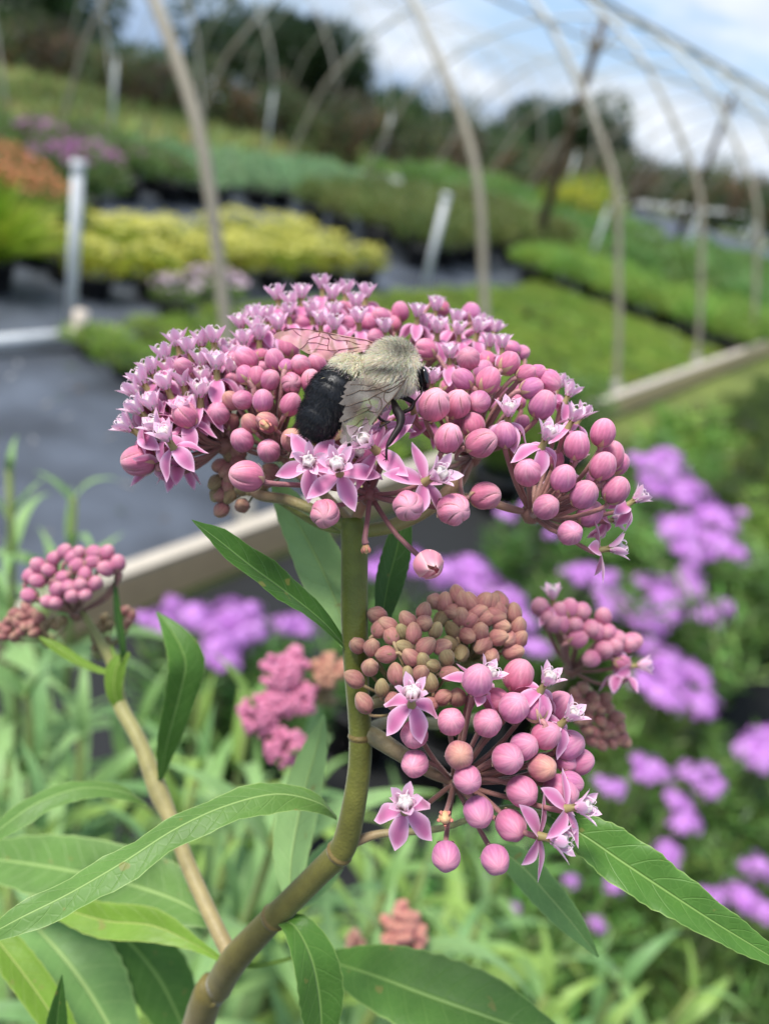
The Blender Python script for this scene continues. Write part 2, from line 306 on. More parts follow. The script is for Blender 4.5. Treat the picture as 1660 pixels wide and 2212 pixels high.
def pot_mb(r_, h):
    mb = MB(); prof = [(r_*.78, 0), (r_*.97, h*.88), (r_*1.06, h*.88), (r_*1.06, h), (r_*.95, h), (r_*.92, h*.9)]; sg = 14; c = (.012, .012, .013)
    vs = [(a*math.cos(6.2832*k/sg), a*math.sin(6.2832*k/sg), z) for a, z in prof for k in range(sg)]
    fs = [(i*sg+k, i*sg+(k+1) % sg, (i+1)*sg+(k+1) % sg, (i+1)*sg+k) for i in range(len(prof)-1) for k in range(sg)]
    mb.add(vs, fs+[tuple((len(prof)-1)*sg+k for k in range(sg))], c); return mb
def potted(name, label, cat, group, spots, fol, pot_r, pot_h, extra=None, sc=(.85, 1.15), extra_name='flowers'):
    """a bed of pots: each pot a thing > pot, foliage (> flowers)"""
    pm_ = pot_mb(pot_r, pot_h).mesh('pot', M['solid']); fm_ = [f.mesh('foliage', M['foliage']) for f in fol]; em_ = extra.mesh(extra_name, M['floret']) if extra else None
    for p in spots:
        p = Vector((p[0], p[1], 0))
        e = empty(name, p, label, cat, group); put('pot', pm_, e, p)
        q = Matrix.Rotation(R.uniform(0, 6.28), 3, 'Z').to_quaternion(); s_ = R.uniform(*sc)
        f = put('foliage', R.choice(fm_), e, Vector(p)+Vector((0, 0, pot_h*.9)), q, s_)
        if em_:
            put(extra_name, em_, e, Vector(p)+Vector((0, 0, pot_h*.9)), q, s_)
def grid(a0, a1, n0, n1, st, jit=.15):
    r_ = []; a = a0
    while a <= a1+1e-6:
        n = n0
        while n <= n1+1e-6: r_.append(AN(a+R.uniform(-jit, jit)*st, n+R.uniform(-jit, jit)*st)); n += st
        a += st
    return r_
GRN, GRN2 = lin((122, 154, 46)), lin((164, 186, 78))
# low bright ground cover inside the edging board
potted('potted_ground_cover', 'low bright green plant in a shallow black pot behind the edging board', 'potted plant', 'low bright green pots behind the edging board',
       grid(1.62, 4.85, 1.22, 2.22, .2), [mound(520, .14, .05, .035, .006, GRN, GRN2, up=.9, rr=random.Random(i)) for i in range(2)], .085, .07)
# hedge-like row across the back right
potted('potted_shrublet', 'bright green bushy plant in a black pot behind the low ground cover', 'potted plant', 'bushy green pots in the row behind the ground cover',
       grid(5.12, 6.0, 1.15, 2.5, .27), [mound(650, .17, .2, .06, .012, lin((112, 152, 50)), lin((164, 192, 92)), up=.7, rr=random.Random(10+i)) for i in range(2)], .09, .12)
# yellow bed
ye = MB(); dots(ye, 120, .14, .17, .012, lin((204, 200, 80)), lin((222, 218, 128)), random.Random(3))
potted('potted_yellow_flower', 'black pot of massed yellow flowers in the bed left of the tunnel hoops', 'potted plant', 'yellow flowering pots in the bed',
       grid(1.95, 3.7, 2.68, 3.18, .225), [mound(340, .13, .14, .045, .012, lin((132, 150, 40)), lin((188, 190, 60)), rr=random.Random(21))], .085, .11, ye, extra_name='flowers')
pk = MB(); dots(pk, 110, .13, .13, .011, lin((205, 175, 190)), lin((225, 205, 215)), random.Random(4))
potted('potted_pink_flower', 'black pot of pale pink flowers at the front corner of the yellow bed', 'potted plant', 'pale pink pots in front of the yellow bed',
       [AN(2.12, 2.46), AN(2.34, 2.48)], [mound(260, .11, .09, .04, .01, lin((80, 110, 50)), lin((120, 150, 70)), rr=random.Random(22))], .08, .07, pk, extra_name='flowers')
# lime grasses on the left
def grassy(n, h, c1, c2, seed, spread=.5, wd=.008):
    rr = random.Random(seed); mb = MB()
    for i in range(n):
        a = rr.uniform(0, 6.283); q = rr.random(); p = (.05*q*math.cos(a), .05*q*math.sin(a), 0)
        c = tuple(x*rr.uniform(.8, 1.2) for x in lerp(c1, c2, rr.random()))
        blade(mb, p, (math.cos(a)*q*spread+rr.gauss(0, .1), math.sin(a)*q*spread+rr.gauss(0, .1), 1), h*rr.uniform(.6, 1.1), wd, rr.uniform(.3, 1.1), c, 4)
    return mb
potted('potted_grass', 'tall lime green grassy plant in a black pot left of the nearest white riser', 'potted plant', 'lime green grassy pots',
       [AN(1.15, 2.95), AN(1.45, 3.2), AN(1.2, 3.5), AN(.85, 3.25), AN(1.6, 2.85), AN(1.75, 3.45), AN(1.0, 2.65)], [grassy(420, .36, lin((138, 178, 22)), lin((176, 200, 60)), 31, .9, .011)], .1, .14)
# mixed rows behind
def plantmound(seed, rad, h, ln, wd, c1, c2, n=520): return mound(n, rad, h, ln, wd, c1, c2, up=.6, rr=random.Random(seed))
SAGE = (lin((122, 158, 104)), lin((160, 190, 142)))
potted('potted_sage', 'pale grey-green herb in a black pot beyond the yellow bed', 'potted plant', 'grey-green herb pots beyond the yellow bed',
       grid(3.75, 6.2, 4.35, 5.45, .29), [plantmound(41, .17, .16, .05, .014, *SAGE)], .1, .13)
OLIVE = (lin((96, 112, 52)), lin((140, 152, 86)))
potted('potted_olive_shrub', 'bushy olive green plant in a black pot right of the yellow bed', 'potted plant', 'olive green bushes right of the yellow bed',
       grid(4.35, 6.6, 2.95, 3.95, .3), [plantmound(43, .19, .28, .06, .014, *OLIVE, n=700)], .1, .15)
MID = (lin((84, 112, 52)), lin((124, 150, 82)))
mv_ = MB(); dots(mv_, 60, .15, .2, .012, lin((136, 90, 120)), lin((160, 118, 140)), random.Random(5))
potted('potted_mauve_herb', 'mid green plant with dull mauve flowers in a black pot behind the lime grasses', 'potted plant', 'mauve tinged pots behind the lime grasses',
       grid(1.5, 3.6, 4.3, 5.4, .3), [plantmound(45, .18, .26, .06, .014, *MID, n=600)], .1, .14, mv_)
pf = MB(); dots(pf, 110, .17, .28, .014, lin((150, 88, 142)), lin((186, 122, 172)), random.Random(6))
potted('potted_magenta_flower', 'plant topped with bright magenta flowers in a black pot far left', 'potted plant', 'magenta flowering pots far left',
       [G(135, 335, .38)*1.0, G(190, 335, .38), G(90, 280, .35)], [plantmound(47, .18, .3, .06, .014, *MID)], .1, .14, pf, (1.0, 1.2))
of = MB(); dots(of, 120, .15, .24, .014, lin((190, 110, 70)), lin((204, 140, 100)), random.Random(8))
potted('potted_orange_flower', 'plant with rusty orange flowers in a black pot behind the lime grasses', 'potted plant', 'rusty orange pots behind the lime grasses',
       [G(10, 300, .4), G(50, 330, .4), G(30, 380, .35), G(95, 420, .3), G(-30, 340, .4)], [plantmound(48, .18, .26, .06, .014, *MID)], .1, .14, of)
wf = MB(); dots(wf, 110, .16, .17, .014, lin((206, 214, 206)), lin((228, 232, 226)), random.Random(9))
potted('potted_white_flower', 'low plant covered in white flowers in a black pot beyond the dark centre post', 'potted plant', 'white flowering pots beyond the centre post',
       [AN(7.2+.26*i, 4.3-.32*i+j*.3) for i in range(7) for j in range(2)], [plantmound(49, .17, .13, .05, .012, lin((100, 140, 70)), lin((140, 176, 104)))], .1, .1, wf)
potted('potted_green_perennial', 'mid green leafy plant in a black pot in the far beds on the right', 'potted plant', 'leafy green pots in the far right beds',
       grid(6.3, 9.6, 1.4, 3.0, .42)+grid(7.0, 9.4, 3.3, 5.3, .5), [plantmound(50+i, .22, .24, .07, .016, lin((92, 132, 58)), lin((136, 170, 92)), n=600) for i in range(2)], .11, .14)
potted('potted_dark_sedge', 'dark green low grassy plant in a black pot outside the edging board', 'potted plant', 'dark low grassy pots outside the edging board',
       grid(1.95, 5.6, .0, .85, .22), [mound(420, .15, .07, .05, .006, lin((62, 84, 34)), lin((92, 112, 50)), up=.9, rr=random.Random(60))], .08, .06)
yf = MB(); dots(yf, 120, .2, .3, .02, lin((205, 200, 50)), lin((220, 214, 90)), random.Random(11))
potted('potted_yellow_shrub', 'yellow flowering bush in a black pot far off right of the dark centre post', 'potted plant', 'far yellow bushes',
       [G(1235, 455, .3), G(1275, 450, .3)], [plantmound(61, .3, .45, .08, .02, lin((130, 150, 50)), lin((180, 186, 70)))], .12, .15, yf, (1.0, 1.3))

# far band of pale green crops, brown shrubs, trees
fb = MB(); rr = random.Random(70)
for i in range(9000):
    a, n = rr.uniform(1, 16), rr.uniform(6.5, 9.8)
    blade(fb, AN(a, n), (rr.gauss(0, .3), rr.gauss(0, .3), 1), rr.uniform(.12, .26), .06, .4, tuple(x*rr.uniform(.8, 1.2) for x in lerp(lin((112, 124, 66)), lin((166, 172, 104)), .5+.5*math.sin(n*2.2))))
tag(fb.build('grass', M['foliage']), 'pale green grassy crop strip beyond the gravel path', 'grass', kind='stuff')
def crown(mb, c, rad, hh, n, ln, c1, c2, rr, lumps=9):
    ls = [(Vector((rr.gauss(0, .45)*rad, rr.gauss(0, .45)*rad, rr.uniform(-.6, .7)*hh))+c, rr.uniform(.35, .6)*rad, rr.random()) for _ in range(lumps)]
    for i in range(n):
        l, r_, k = rr.choice(ls); d = Vector((rr.gauss(0, 1), rr.gauss(0, 1), rr.gauss(0, 1))).normalized(); p = l+d*r_*rr.random()**.35
        blade(mb, p, d+Vector((0, 0, .2)), ln*rr.uniform(.6, 1.3), ln*.55, .3, tuple(x*rr.uniform(.75, 1.25) for x in lerp(c1, c2, k)), 1)
def tree(x, depth, w_, ytop, label, group, c1, c2, seed, name='tree', base_y=None, n=3600, lumps=10):
    """stands on the ground at the bearing of x; its crown reaches up to ytop"""
    rr = random.Random(seed); r_ = ray(x, ytop); k = depth/Vector((r_.x, r_.y)).length
    top = CAM.z+r_.z*k; base = Vector((r_.x*k, r_.y*k, gz(depth, 0))); top -= base.z; rad = w_/2
    e = empty(name, base, label, 'tree', group)
    tk = MB(); bc = lin((92, 78, 64))
    tube(tk, [base, base+Vector((rr.gauss(0, .1), 0, top*.3)), base+Vector((rr.gauss(0, .15), 0, top*.75))], [rad*.10, rad*.075, rad*.03], 8, col=bc)
    for q in range(6):
        a = rr.uniform(0, 6.28); z = top*rr.uniform(.2, .6); s_ = base+Vector((0, 0, z)); tube(tk, [s_, s_+Vector((math.cos(a)*rad*.4, math.sin(a)*rad*.4, top*.12)), s_+Vector((math.cos(a)*rad*.75, math.sin(a)*rad*.75, top*.25))], [rad*.04, rad*.03, rad*.01], 6, col=bc)
    tk.build('trunk', M['bark'], e)
    cw = MB(); hh = top*.42; crown(cw, base+Vector((0, 0, top-.53*hh-.38*rad)), rad*.8, hh*.75, n, max(.12, rad*.13), c1, c2, rr, lumps); cw.build('crown', M['foliage'], e)
DK = (lin((32, 52, 28)), lin((62, 92, 46))); DG = (lin((46, 68, 36)), lin((76, 102, 54)))
tree(650, 26, 4.4, 12, 'large dark round-crowned tree rising above the left centre of the treeline', None, *DK, 81, n=11000, lumps=22)
tree(510, 27, 2.3, 15, 'dark narrower tree just left of the large round tree', None, *DK, 82, n=6500)
tree(0, 22, 4.6, -220, 'tall dark tree filling the upper left corner', None, *DK, 83, n=7000, lumps=16)
tree(95, 24, 2.0, -40, 'dark tree beside the tall corner tree', None, *DK, 84, n=4000)
tree(1325, 26, 3.2, 205, 'rounded dark green tree on the right between the tunnel hoops', None, *DK, 85, n=8000)
tree(1175, 28, 2.6, 205, 'small dark tree behind the dark centre post', None, *DK, 86, n=5000)
tree(920, 30, 3.2, 175, 'low dark tree right of the large round tree', None, *DK, 87, n=3000)
for i, (x, d, wd_, y) in enumerate([(300, 34, 5, 105), (390, 30, 3, 110), (780, 34, 4, 165), (840, 30, 3, 195), (1010, 34, 3.6, 232), (1090, 32, 3.4, 250), (1240, 34, 3.4, 280), (1420, 34, 3.6, 325), (1510, 32, 3.2, 350), (1590, 34, 3.4, 365), (1680, 32, 3.2, 385), (1780, 32, 4, 400), (-60, 32, 6, -20)]):
    tree(x, d, wd_, y, 'mid green tree of the low far treeline, '+['third', 'fourth', 'fifth', 'sixth', 'seventh', 'eighth', 'ninth', 'tenth', 'eleventh', 'twelfth', 'thirteenth', 'last', 'first'][i]+' from the left', 'trees of the low far treeline', *DG, 90+i, n=2400)
BR = (lin((66, 66, 50)), lin((112, 98, 78)))
for i in range(30):
    rr = random.Random(200+i); x = -260+i*68+rr.uniform(-15, 15); yb = float(np.interp(x, [-300, 0, 300, 700, 1000, 1300, 1700], [70, 150, 238, 345, 400, 440, 490])); p = G(x, yb)
    hgt = float(np.interp(x, [-300, 0, 300, 700, 1000, 1700], [150, 120, 100, 115, 115, 95]))*rr.uniform(.8, 1.12)/FPX*(p-CAM).dot(FW)
    e = empty('woody_shrub', p, 'brownish woody shrub, '+ORD[i]+' from the left in the row before the treeline', 'shrub', 'brown woody shrubs in front of the trees')
    tw = MB()
    for q in range(9): aa = rr.uniform(0, 6.28); tube(tw, [p, p+Vector((math.cos(aa)*.2, math.sin(aa)*.2, hgt*.5)), p+Vector((math.cos(aa)*.4, math.sin(aa)*.4, hgt*rr.uniform(.7, 1)))], [.03, .025, .01], 5, col=lin((128, 100, 78)))
    tw.build('stems', M['bark'], e)
    cw = MB(); crown(cw, p+Vector((0, 0, hgt*.6)), .5, hgt*.5, 900, .1, *(BR if i % 3 == 0 else (DG if i % 3 == 1 else (lin((62, 78, 44)), lin((96, 108, 62))))), rr, 7); cw.build('foliage', M['foliage'], e)
# white risers with sprinkler pipe
def riser(p, h, label, group=None, elbow=False):
    e = empty('white_riser', p, label, 'pipe', group); mb = MB(); c = lin((205, 207, 208)) if p.length < 6 else lin((168, 174, 170)); kr = 1 if p.length < 6 else .8
    tube(mb, [p, p+Vector((0, 0, h))], [.021*kr, .021*kr], 14, 2, col=c); mb.build('pipe', M['solid'], e)
    cp = MB(); tube(cp, [p+Vector((0, 0, h)), p+Vector((0, 0, h+.03))], [.026*kr, .026*kr], 14, 2, col=c); cp.build('cap', M['solid'], e)
    if elbow:
        q = G(172, 722, .05); d = (P(0, 737, (G(0, 737, .05)-CAM).dot(FW))-q)
        hb = MB(); tube(hb, [q-d*.04, q+d*2.2], [.022, .022], 14, 2, col=lin((214, 216, 216))); hb.build('floor_pipe', M['solid'], e)
        fc = MB(); tube(fc, [q+d*.14, q+d*.02], [.028, .028], 14, 2, col=lin((206, 196, 184))); tube(fc, [q-Vector((0, 0, .03)), q+Vector((0, 0, .09))], [.027, .027], 14, 2, col=lin((204, 190, 174))); fc.build('fitting', M['solid'], e)
riser(AN(1.65, 2.43), .60, 'white plastic riser pipe at far left joined to a horizontal floor pipe', elbow=True)
riser(AN(3.72, 2.40), .60, 'leaning white riser pipe between the yellow bed and the green ground cover')
riser(AN(5.89, 2.46), .60, 'white riser pipe in front of the white flowers at right centre')
for i, (a, n, hh, lb) in enumerate([(7.9, 2.46, .6, 'small white riser third along the row at the right'), (9.9, 2.46, .6, 'farthest white riser at the right edge'), (4.57, 6.3, .7, 'pale riser standing on the gravel path left of the nearest hoop'), (6.3, 6.25, .7, 'pale riser on the gravel path below the large round tree'), (8.1, 6.2, .7, 'pale riser on the gravel path at the picture centre'), (2.6, 8.2, .8, 'far pale riser below the corner trees'), (9.2, 4.4, .8, 'slanting pale riser left of the dark centre post')]): riser(AN(a, n), hh, lb)
# tunnel hoops
PROF = [(1.06, 0), (1.16, .3), (1.24, .5), (1.35, .77), (1.48, .95), (1.72, 1.19), (1.96, 1.38), (2.3, 1.55), (2.7, 1.67), (3.1, 1.71)]
PROF = PROF+[(6.2-n, z) for n, z in PROF[-2::-1]]
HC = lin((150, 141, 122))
names = {0: 'nearest grey tunnel hoop, its leg rising left of the flowers', 1: 'second grey tunnel hoop, its leg behind the top of the flower cluster', 2: 'third grey tunnel hoop, right of the dark centre post', 3: 'fourth grey tunnel hoop, near the right edge'}
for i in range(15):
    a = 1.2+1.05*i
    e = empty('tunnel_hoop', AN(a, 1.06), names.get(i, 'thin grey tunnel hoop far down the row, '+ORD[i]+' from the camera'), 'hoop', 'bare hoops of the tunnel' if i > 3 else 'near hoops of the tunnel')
    mb = MB(); tube(mb, [AN(a, n, z) for n, z in PROF], [.0155 if z < 1.3 else .0135 for n, z in PROF], 10, 60, col=HC); mb.c = [lerp(HC, lin((204, 204, 198)), min(1, max(0, (v[2]-1.1)/.5))) for v in mb.v]; mb.build('tube', M['solid'], e)  # upper tube coloured paler with height, standing in for light from the sky
    sk = MB(); tube(sk, [AN(a, 1.06, 0), AN(a, 1.1, .12)], [.024, .024], 10, 2, col=lin((140, 136, 126))); sk.build('ground_sleeve', M['solid'], e)
for lb, n, z, r_ in [('thicker side purlin pipe running along the right shoulder of the hoops', 2.3, 1.575, .012), ('thin ridge purlin along the top of the tunnel hoops', 3.1, 1.735, .007), ('thin low purlin below the shoulder of the tunnel hoops', 1.84, 1.31, .006)]:
    mb = MB(); tube(mb, [AN(.2, n, z), AN(16.5, n, z)], [r_, r_], 10, 3, col=HC); tag(mb.build('purlin', M['solid'], loc=AN(.2, n, z)), lb, 'pipe')
for i, (a, lb) in enumerate([(5.75, 'dark weathered centre post holding up the ridge right of the picture centre'), (9.6, 'far brown centre post seen left of the large round tree')]):
    n = 2.85 if a < 7 else 3.1; e = empty('centre_post', AN(a, n), lb, 'post'); mb = MB(); tube(mb, [AN(a, n, 0), AN(a, n, .9), AN(a, n, 1.62)], [.044, .038, .03], 9, 8, col=lin((38, 32, 28)), col2=lin((96, 78, 54))); mb.build('post', M['bark'], e)
    br = MB()
    for s_ in (-1, 1): tube(br, [AN(a, n, 1.38), AN(a, n+s_*.12, 1.58)], [.010, .010], 7, 2, col=lin((120, 100, 74)))
    br.build('brace', M['bark'], e)
# second, farther tunnel seen through the first
for i in range(16):
    a = 3.0+1.05*i; e = empty('far_hoop', AN(a, 7.0), 'thin pale hoop of the far tunnel, '+ORD[i]+' from the left', 'hoop', 'hoops of the far tunnel')
    mb = MB(); tube(mb, [AN(a, n+5.9, z*1.15) for n, z in PROF], [.0115]*len(PROF), 8, 40, col=lin((172, 168, 154))); mb.build('tube', M['solid'], e)

# ================================================================== BUDS AND FLOWERS (shared meshes, unit sizes)
def bud_mesh(name, seed, side, tip, seam, kind='closed', deep=1.0):
    """egg-shaped bud of unit radius: five petals meeting in pale seams, small sepals at its base"""
    rr = random.Random(seed); mb = MB(); nu, nv = (100 if kind == 'split' else 60), 28; vs = []; cs = []; tw = rr.uniform(.1, .35); ph = rr.uniform(0, 6)
    for j in range(nv+1):
        t = j/nv; th = math.pi*t; z = -math.cos(th); r0 = math.sin(th)
        z = z*1.12 if z < 0 else z*1.24
        r0 *= 1+.05*math.cos(th)
        if kind == 'young': z *= 1.12; r0 *= .98-.14*max(z, 0)
        for i in range(nu):
            an = 2*math.pi*i/nu; q = (5*(an/(2*math.pi)+tw*max(z, -.4)*.28)) % 1; dq = min(q, 1-q)
            sm = math.exp(-(dq/(.05 if kind != 'split' else .028))**2)                                  # the seam itself
            lobe = math.cos(2*math.pi*(q-.5))*.5+.5
            up = max(0, min(1, (z+.5)/1.3))
            amp = (.055 if kind != 'split' else .10)*deep
            rad = r0*(1+amp*lobe*(.3+up)-sm*up*(.02 if kind != 'split' else .16))
            if kind == 'split': rad += r0*.04*(q-.5)*up
            vs.append((rad*math.cos(an+ph), rad*math.sin(an+ph), z))
            c = lerp(side, tip, max(0, (z-.15)/.95)**1.4)
            rib = .5+.5*math.sin(an*31+z*3+math.sin(an*9)*2); c = tuple(x*(.88+.17*rib) for x in c)
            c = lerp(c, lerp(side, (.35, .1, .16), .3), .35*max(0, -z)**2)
            if kind == 'split':
                c = lerp(c, seam, math.exp(-((dq-.07)/.04)**2)*.55*up); c = lerp(c, lin((120, 52, 62)), sm*.85*min(1, up*1.5))
            else: c = lerp(c, seam, (.04+.42*up)*math.exp(-(dq/.075)**2))
            cs.append(c)
    fs = [(j*nu+i, j*nu+(i+1) % nu, (j+1)*nu+(i+1) % nu, (j+1)*nu+i) for j in range(nv) for i in range(nu)]
    mb.add(vs, fs, cs)
    for k in range(5):                                                     # sepals
        an = 2*math.pi*(k+.5)/5+ph; v2 = []; sc = lin((176, 150, 112)) if kind != 'young' else lin((112, 104, 66)); ct = lin((200, 160, 136)) if kind != 'young' else lin((150, 112, 92))
        for j in range(5):
            t = j/4; th = math.pi*(.06+.33*t); rr_ = math.sin(th)*1.07+.02; zz = -math.cos(th)*1.16; wd = .5*(1-t)**.8
            for sgn in (-1, 0, 1): aa = an+sgn*wd/(max(rr_, .25))*.62; v2.append(((rr_+(.03 if sgn == 0 else 0)+.03*t)*math.cos(aa), (rr_+(.03 if sgn == 0 else 0)+.03*t)*math.sin(aa), zz))
        mb.add(v2, [(3*j+i, 3*j+i+1, 3*j+i+4, 3*j+i+3) for j in range(4) for i in range(2)], [lerp(sc, ct, (i//3)/4) for i in range(15)])
    return mb
PK_S, PK_T, PK_M = lin((184, 100, 142)), lin((206, 136, 158)), lin((218, 166, 176))
YB_S, YB_T, YB_M = lin((156, 104, 98)), lin((164, 124, 106)), lin((186, 150, 124))
YG_S, YG_T, YG_M = lin((132, 112, 80)), lin((148, 132, 94)), lin((168, 152, 112))
BUDMB = {'b': [bud_mesh('b', i, lerp(lin((192, 106, 134)), lin((186, 112, 150)), i/4), PK_T, PK_M) for i in range(5)],
         'o': [bud_mesh('o', 20+i, lin((194, 110, 138)), lin((212, 146, 162)), lin((226, 180, 182)), 'split') for i in range(3)],
         'y': [bud_mesh('y', 30+i, YB_S, YB_T, YB_M, 'young', 1.6) for i in range(4)],
         'yg': [bud_mesh('yg', 40+i, YG_S, YG_T, YG_M, 'young', 1.6) for i in range(2)],
         'q': [bud_mesh('q', 55+i, lin((190, 114, 140)), lin((202, 138, 152)), lin((214, 160, 164))) for i in range(3)],
         'p': [bud_mesh('p', 50+i, lin((168, 104, 112)), lin((190, 138, 124)), lin((206, 162, 138)), 'closed', 1.2) for i in range(2)]}
BUD = {k: [q.mesh('bud_shape', M['bud']) for q in v] for k, v in BUDMB.items()}
def petal(mb, an, ln, wd, a0, a1, c1, c2, r0=.45, z0=0, cup=.25, nv=9, tipup=0, mi=0):
    """a petal leaving the axis at angle an; a0..a1 is its slope in degrees (positive points down)"""
    vs = []; cs = []; r_, z = r0, z0; ca, sa = math.cos(an), math.sin(an); nu = 7
    for j in range(nv+1):
        t = j/nv; sl = math.radians(a0+(a1-a0)*min(1, t*1.5)-tipup*max(0, t-.6)/.4)
        if j: r_ += ln/nv*math.cos(sl); z -= ln/nv*math.sin(sl)
        w_ = wd*(.42+.58*math.sin(math.pi*min(.5, t*.95+.03))) if t < .46 else wd*(max(0, 1-((t-.46)/.54)**1.55))**.95
        w_ = max(w_, .012)
        for i in range(nu):
            u = 2*i/(nu-1)-1; dn = cup*w_*u*u; x = r_+math.sin(sl)*dn*.0; y = u*w_
            zz = z+dn*math.cos(sl)-.03*math.exp(-(u/.15)**2); x = r_+math.sin(sl)*dn
            vs.append((x*ca-y*sa, x*sa+y*ca, zz)); e = max(abs(u)**2.6*.9, max(0, t-.78)/.22); cs.append(lerp(c1, c2, min(1, e)))
    mb.add(vs, [(j*nu+i, j*nu+i+1, (j+1)*nu+i+1, (j+1)*nu+i) for j in range(nv) for i in range(nu-1)], cs, mi=mi)
def hood(mb, an, sc=1.0, lean=1.0, rr=R):
    ca, sa = math.cos(an), math.sin(an); vs = []; cs = []; nv, nu = 8, 7; ph = lin((230, 168, 204)); wh = lin((250, 222, 238))
    for j in range(nv+1):
        t = j/nv; r_ = .62+1.5*lean*t**1.2-.25*max(0, t-.7); z = 1.45+2.5*t**.9; w_ = .66*sc*(math.sin(math.pi*min(.5, .1+.75*t)) if t < .55 else max(.05, 1-((t-.5)/.5)**3.2)**.7)
        for i in range(nu):
            u = 2*i/(nu-1)-1; x = r_-.55*u*u*w_; y = u*w_
            vs.append((x*ca-y*sa, x*sa+y*ca, z-.12*abs(u)*t)); cs.append(lerp(ph, wh, min(1, abs(u)**2*.7+.5*t*t)))
    mb.add(vs, [(j*nu+i, j*nu+i+1, (j+1)*nu+i+1, (j+1)*nu+i) for j in range(nv) for i in range(nu-1)], cs)
    a, c = [(.8, 1.9), (1.2, 2.9), (1.05, 3.6), (.55, 3.95), (.2, 3.7)], lin((242, 224, 232))
    tube(mb, [(x*ca, x*sa, z) for x, z in a], [.08, .07, .065, .05, .03], 6, 9, col=c)
def flower_mesh(name, seed, slope=(5, 60), pl=4.6, lean=1.0, tipup=25):
    rr = random.Random(seed); mb = MB(); off = rr.uniform(0, 1.2)
    c1, c2 = lin((208, 118, 166)), lin((246, 206, 230))
    for k in range(5):
        petal(mb, off+k*1.2566, pl*rr.uniform(.93, 1.05), 1.16, slope[0]+rr.uniform(-12, 12), slope[1]+rr.uniform(-16, 14), c1, c2, tipup=tipup)
        hood(mb, off+.628+k*1.2566, rr.uniform(.9, 1.08), lean*rr.uniform(.88, 1.12), rr)
    ol = lin((190, 178, 122)); br = lin((92, 66, 24)); wh = lin((228, 216, 212)); sg = 30; vs = []; cs = []
    prof = [(.62, -.15), (.5, .2), (.44, .9), (.5, 1.5), (.74, 1.9), (.82, 2.5), (.78, 3.05), (.6, 3.3), (.34, 3.32), (.3, 3.2), (0.02, 3.3)]
    for a, z in prof:
        for k in range(sg):
            an = 2*math.pi*k/sg; q = (5*(k/sg)+.5*5*off/3.1416) % 1; dk = abs(q-.5) < .27
            c = lerp(ol, br, .35) if z < 1.0 else (br if dk and z < 3.0 else wh if z > 1.6 else ol)
            rr_ = a*(1+(.1 if not dk else -.05)*(z > 1.6)); vs.append((rr_*math.cos(an), rr_*math.sin(an), z)); cs.append(c)
    mb.add(vs, [(j*sg+k, j*sg+(k+1) % sg, (j+1)*sg+(k+1) % sg, (j+1)*sg+k) for j in range(len(prof)-1) for k in range(sg)], cs)
    return mb
FLMB = {'f': [flower_mesh('f', 60+i, (0, 62+8*i)) for i in range(3)], 'fo': [flower_mesh('fo', 70+i, (-5, 22), 4.9, 1.15, 8) for i in range(2)]}
def split_open():
    """a bud just opening: five cupped petals round the dark column, a gap on one side"""
    mb = MB(); rr = random.Random(77)
    for k in range(5):
        petal(mb, k*1.2566+rr.uniform(-.12, .12), 3.0, .95, 25, -112-rr.uniform(0, 25), lin((226, 146, 166)), lin((244, 204, 204)), r0=.12, z0=-.95, cup=.55, nv=12)
    tube(mb, [(0, 0, -1), (0, 0, .25)], [.4, .3], 10, col=lin((206, 170, 150)))
    for k in range(5): an = k*1.2566+.5; tube(mb, [(.1*math.cos(an), .1*math.sin(an), -.3), (.34*math.cos(an), .34*math.sin(an), .2), (.22*math.cos(an), .22*math.sin(an), .62)], [.09, .1, .05], 6, col=lin((126, 86, 48)) if k % 2 else lin((236, 214, 200)))
    return mb
for k, v in FLMB.items(): BUD[k] = [q.mesh('flower_shape', M['petal']) for q in v]
BUDMB.update(FLMB); BUDMB['g'] = [split_open()]; BUD['g'] = [BUDMB['g'][0].mesh('opening_shape', M['petal'])]
dm = MB(); tube(dm, [(0, 0, -1), (0, 0, -.4), (.05, 0, .1), (0, .06, .6), (0, 0, 1)], [.45, .72, .8, .6, .15], 9, 13, col=lin((196, 140, 104)), col2=lin((214, 178, 134)))
for k in range(5): an = k*1.2566; tube(dm, [(.6*math.cos(an), .6*math.sin(an), -.2), (.85*math.cos(an), .85*math.sin(an), .35), (.7*math.cos(an), .7*math.sin(an), .9)], [.25, .22, .04], 5, col=lin((206, 128, 116)))
BUDMB['d'] = [dm]; BUD['d'] = [dm.mesh('shrivelled_shape', M['bud'])]
NAME = {'b': 'bud', 'o': 'splitting_bud', 'y': 'young_bud', 'yg': 'young_bud', 'p': 'young_bud', 'q': 'bud', 'f': 'open_flower', 'fo': 'open_flower', 'g': 'opening_flower', 'd': 'dried_flower'}
LEFT = {}            # how many of each name the plant has had as single parts
REST = MB()          # those past a hundred of one name
ROSE, GREENISH = (lin((142, 104, 92)), lin((170, 118, 120))), (lin((128, 130, 78)), lin((160, 128, 100)))
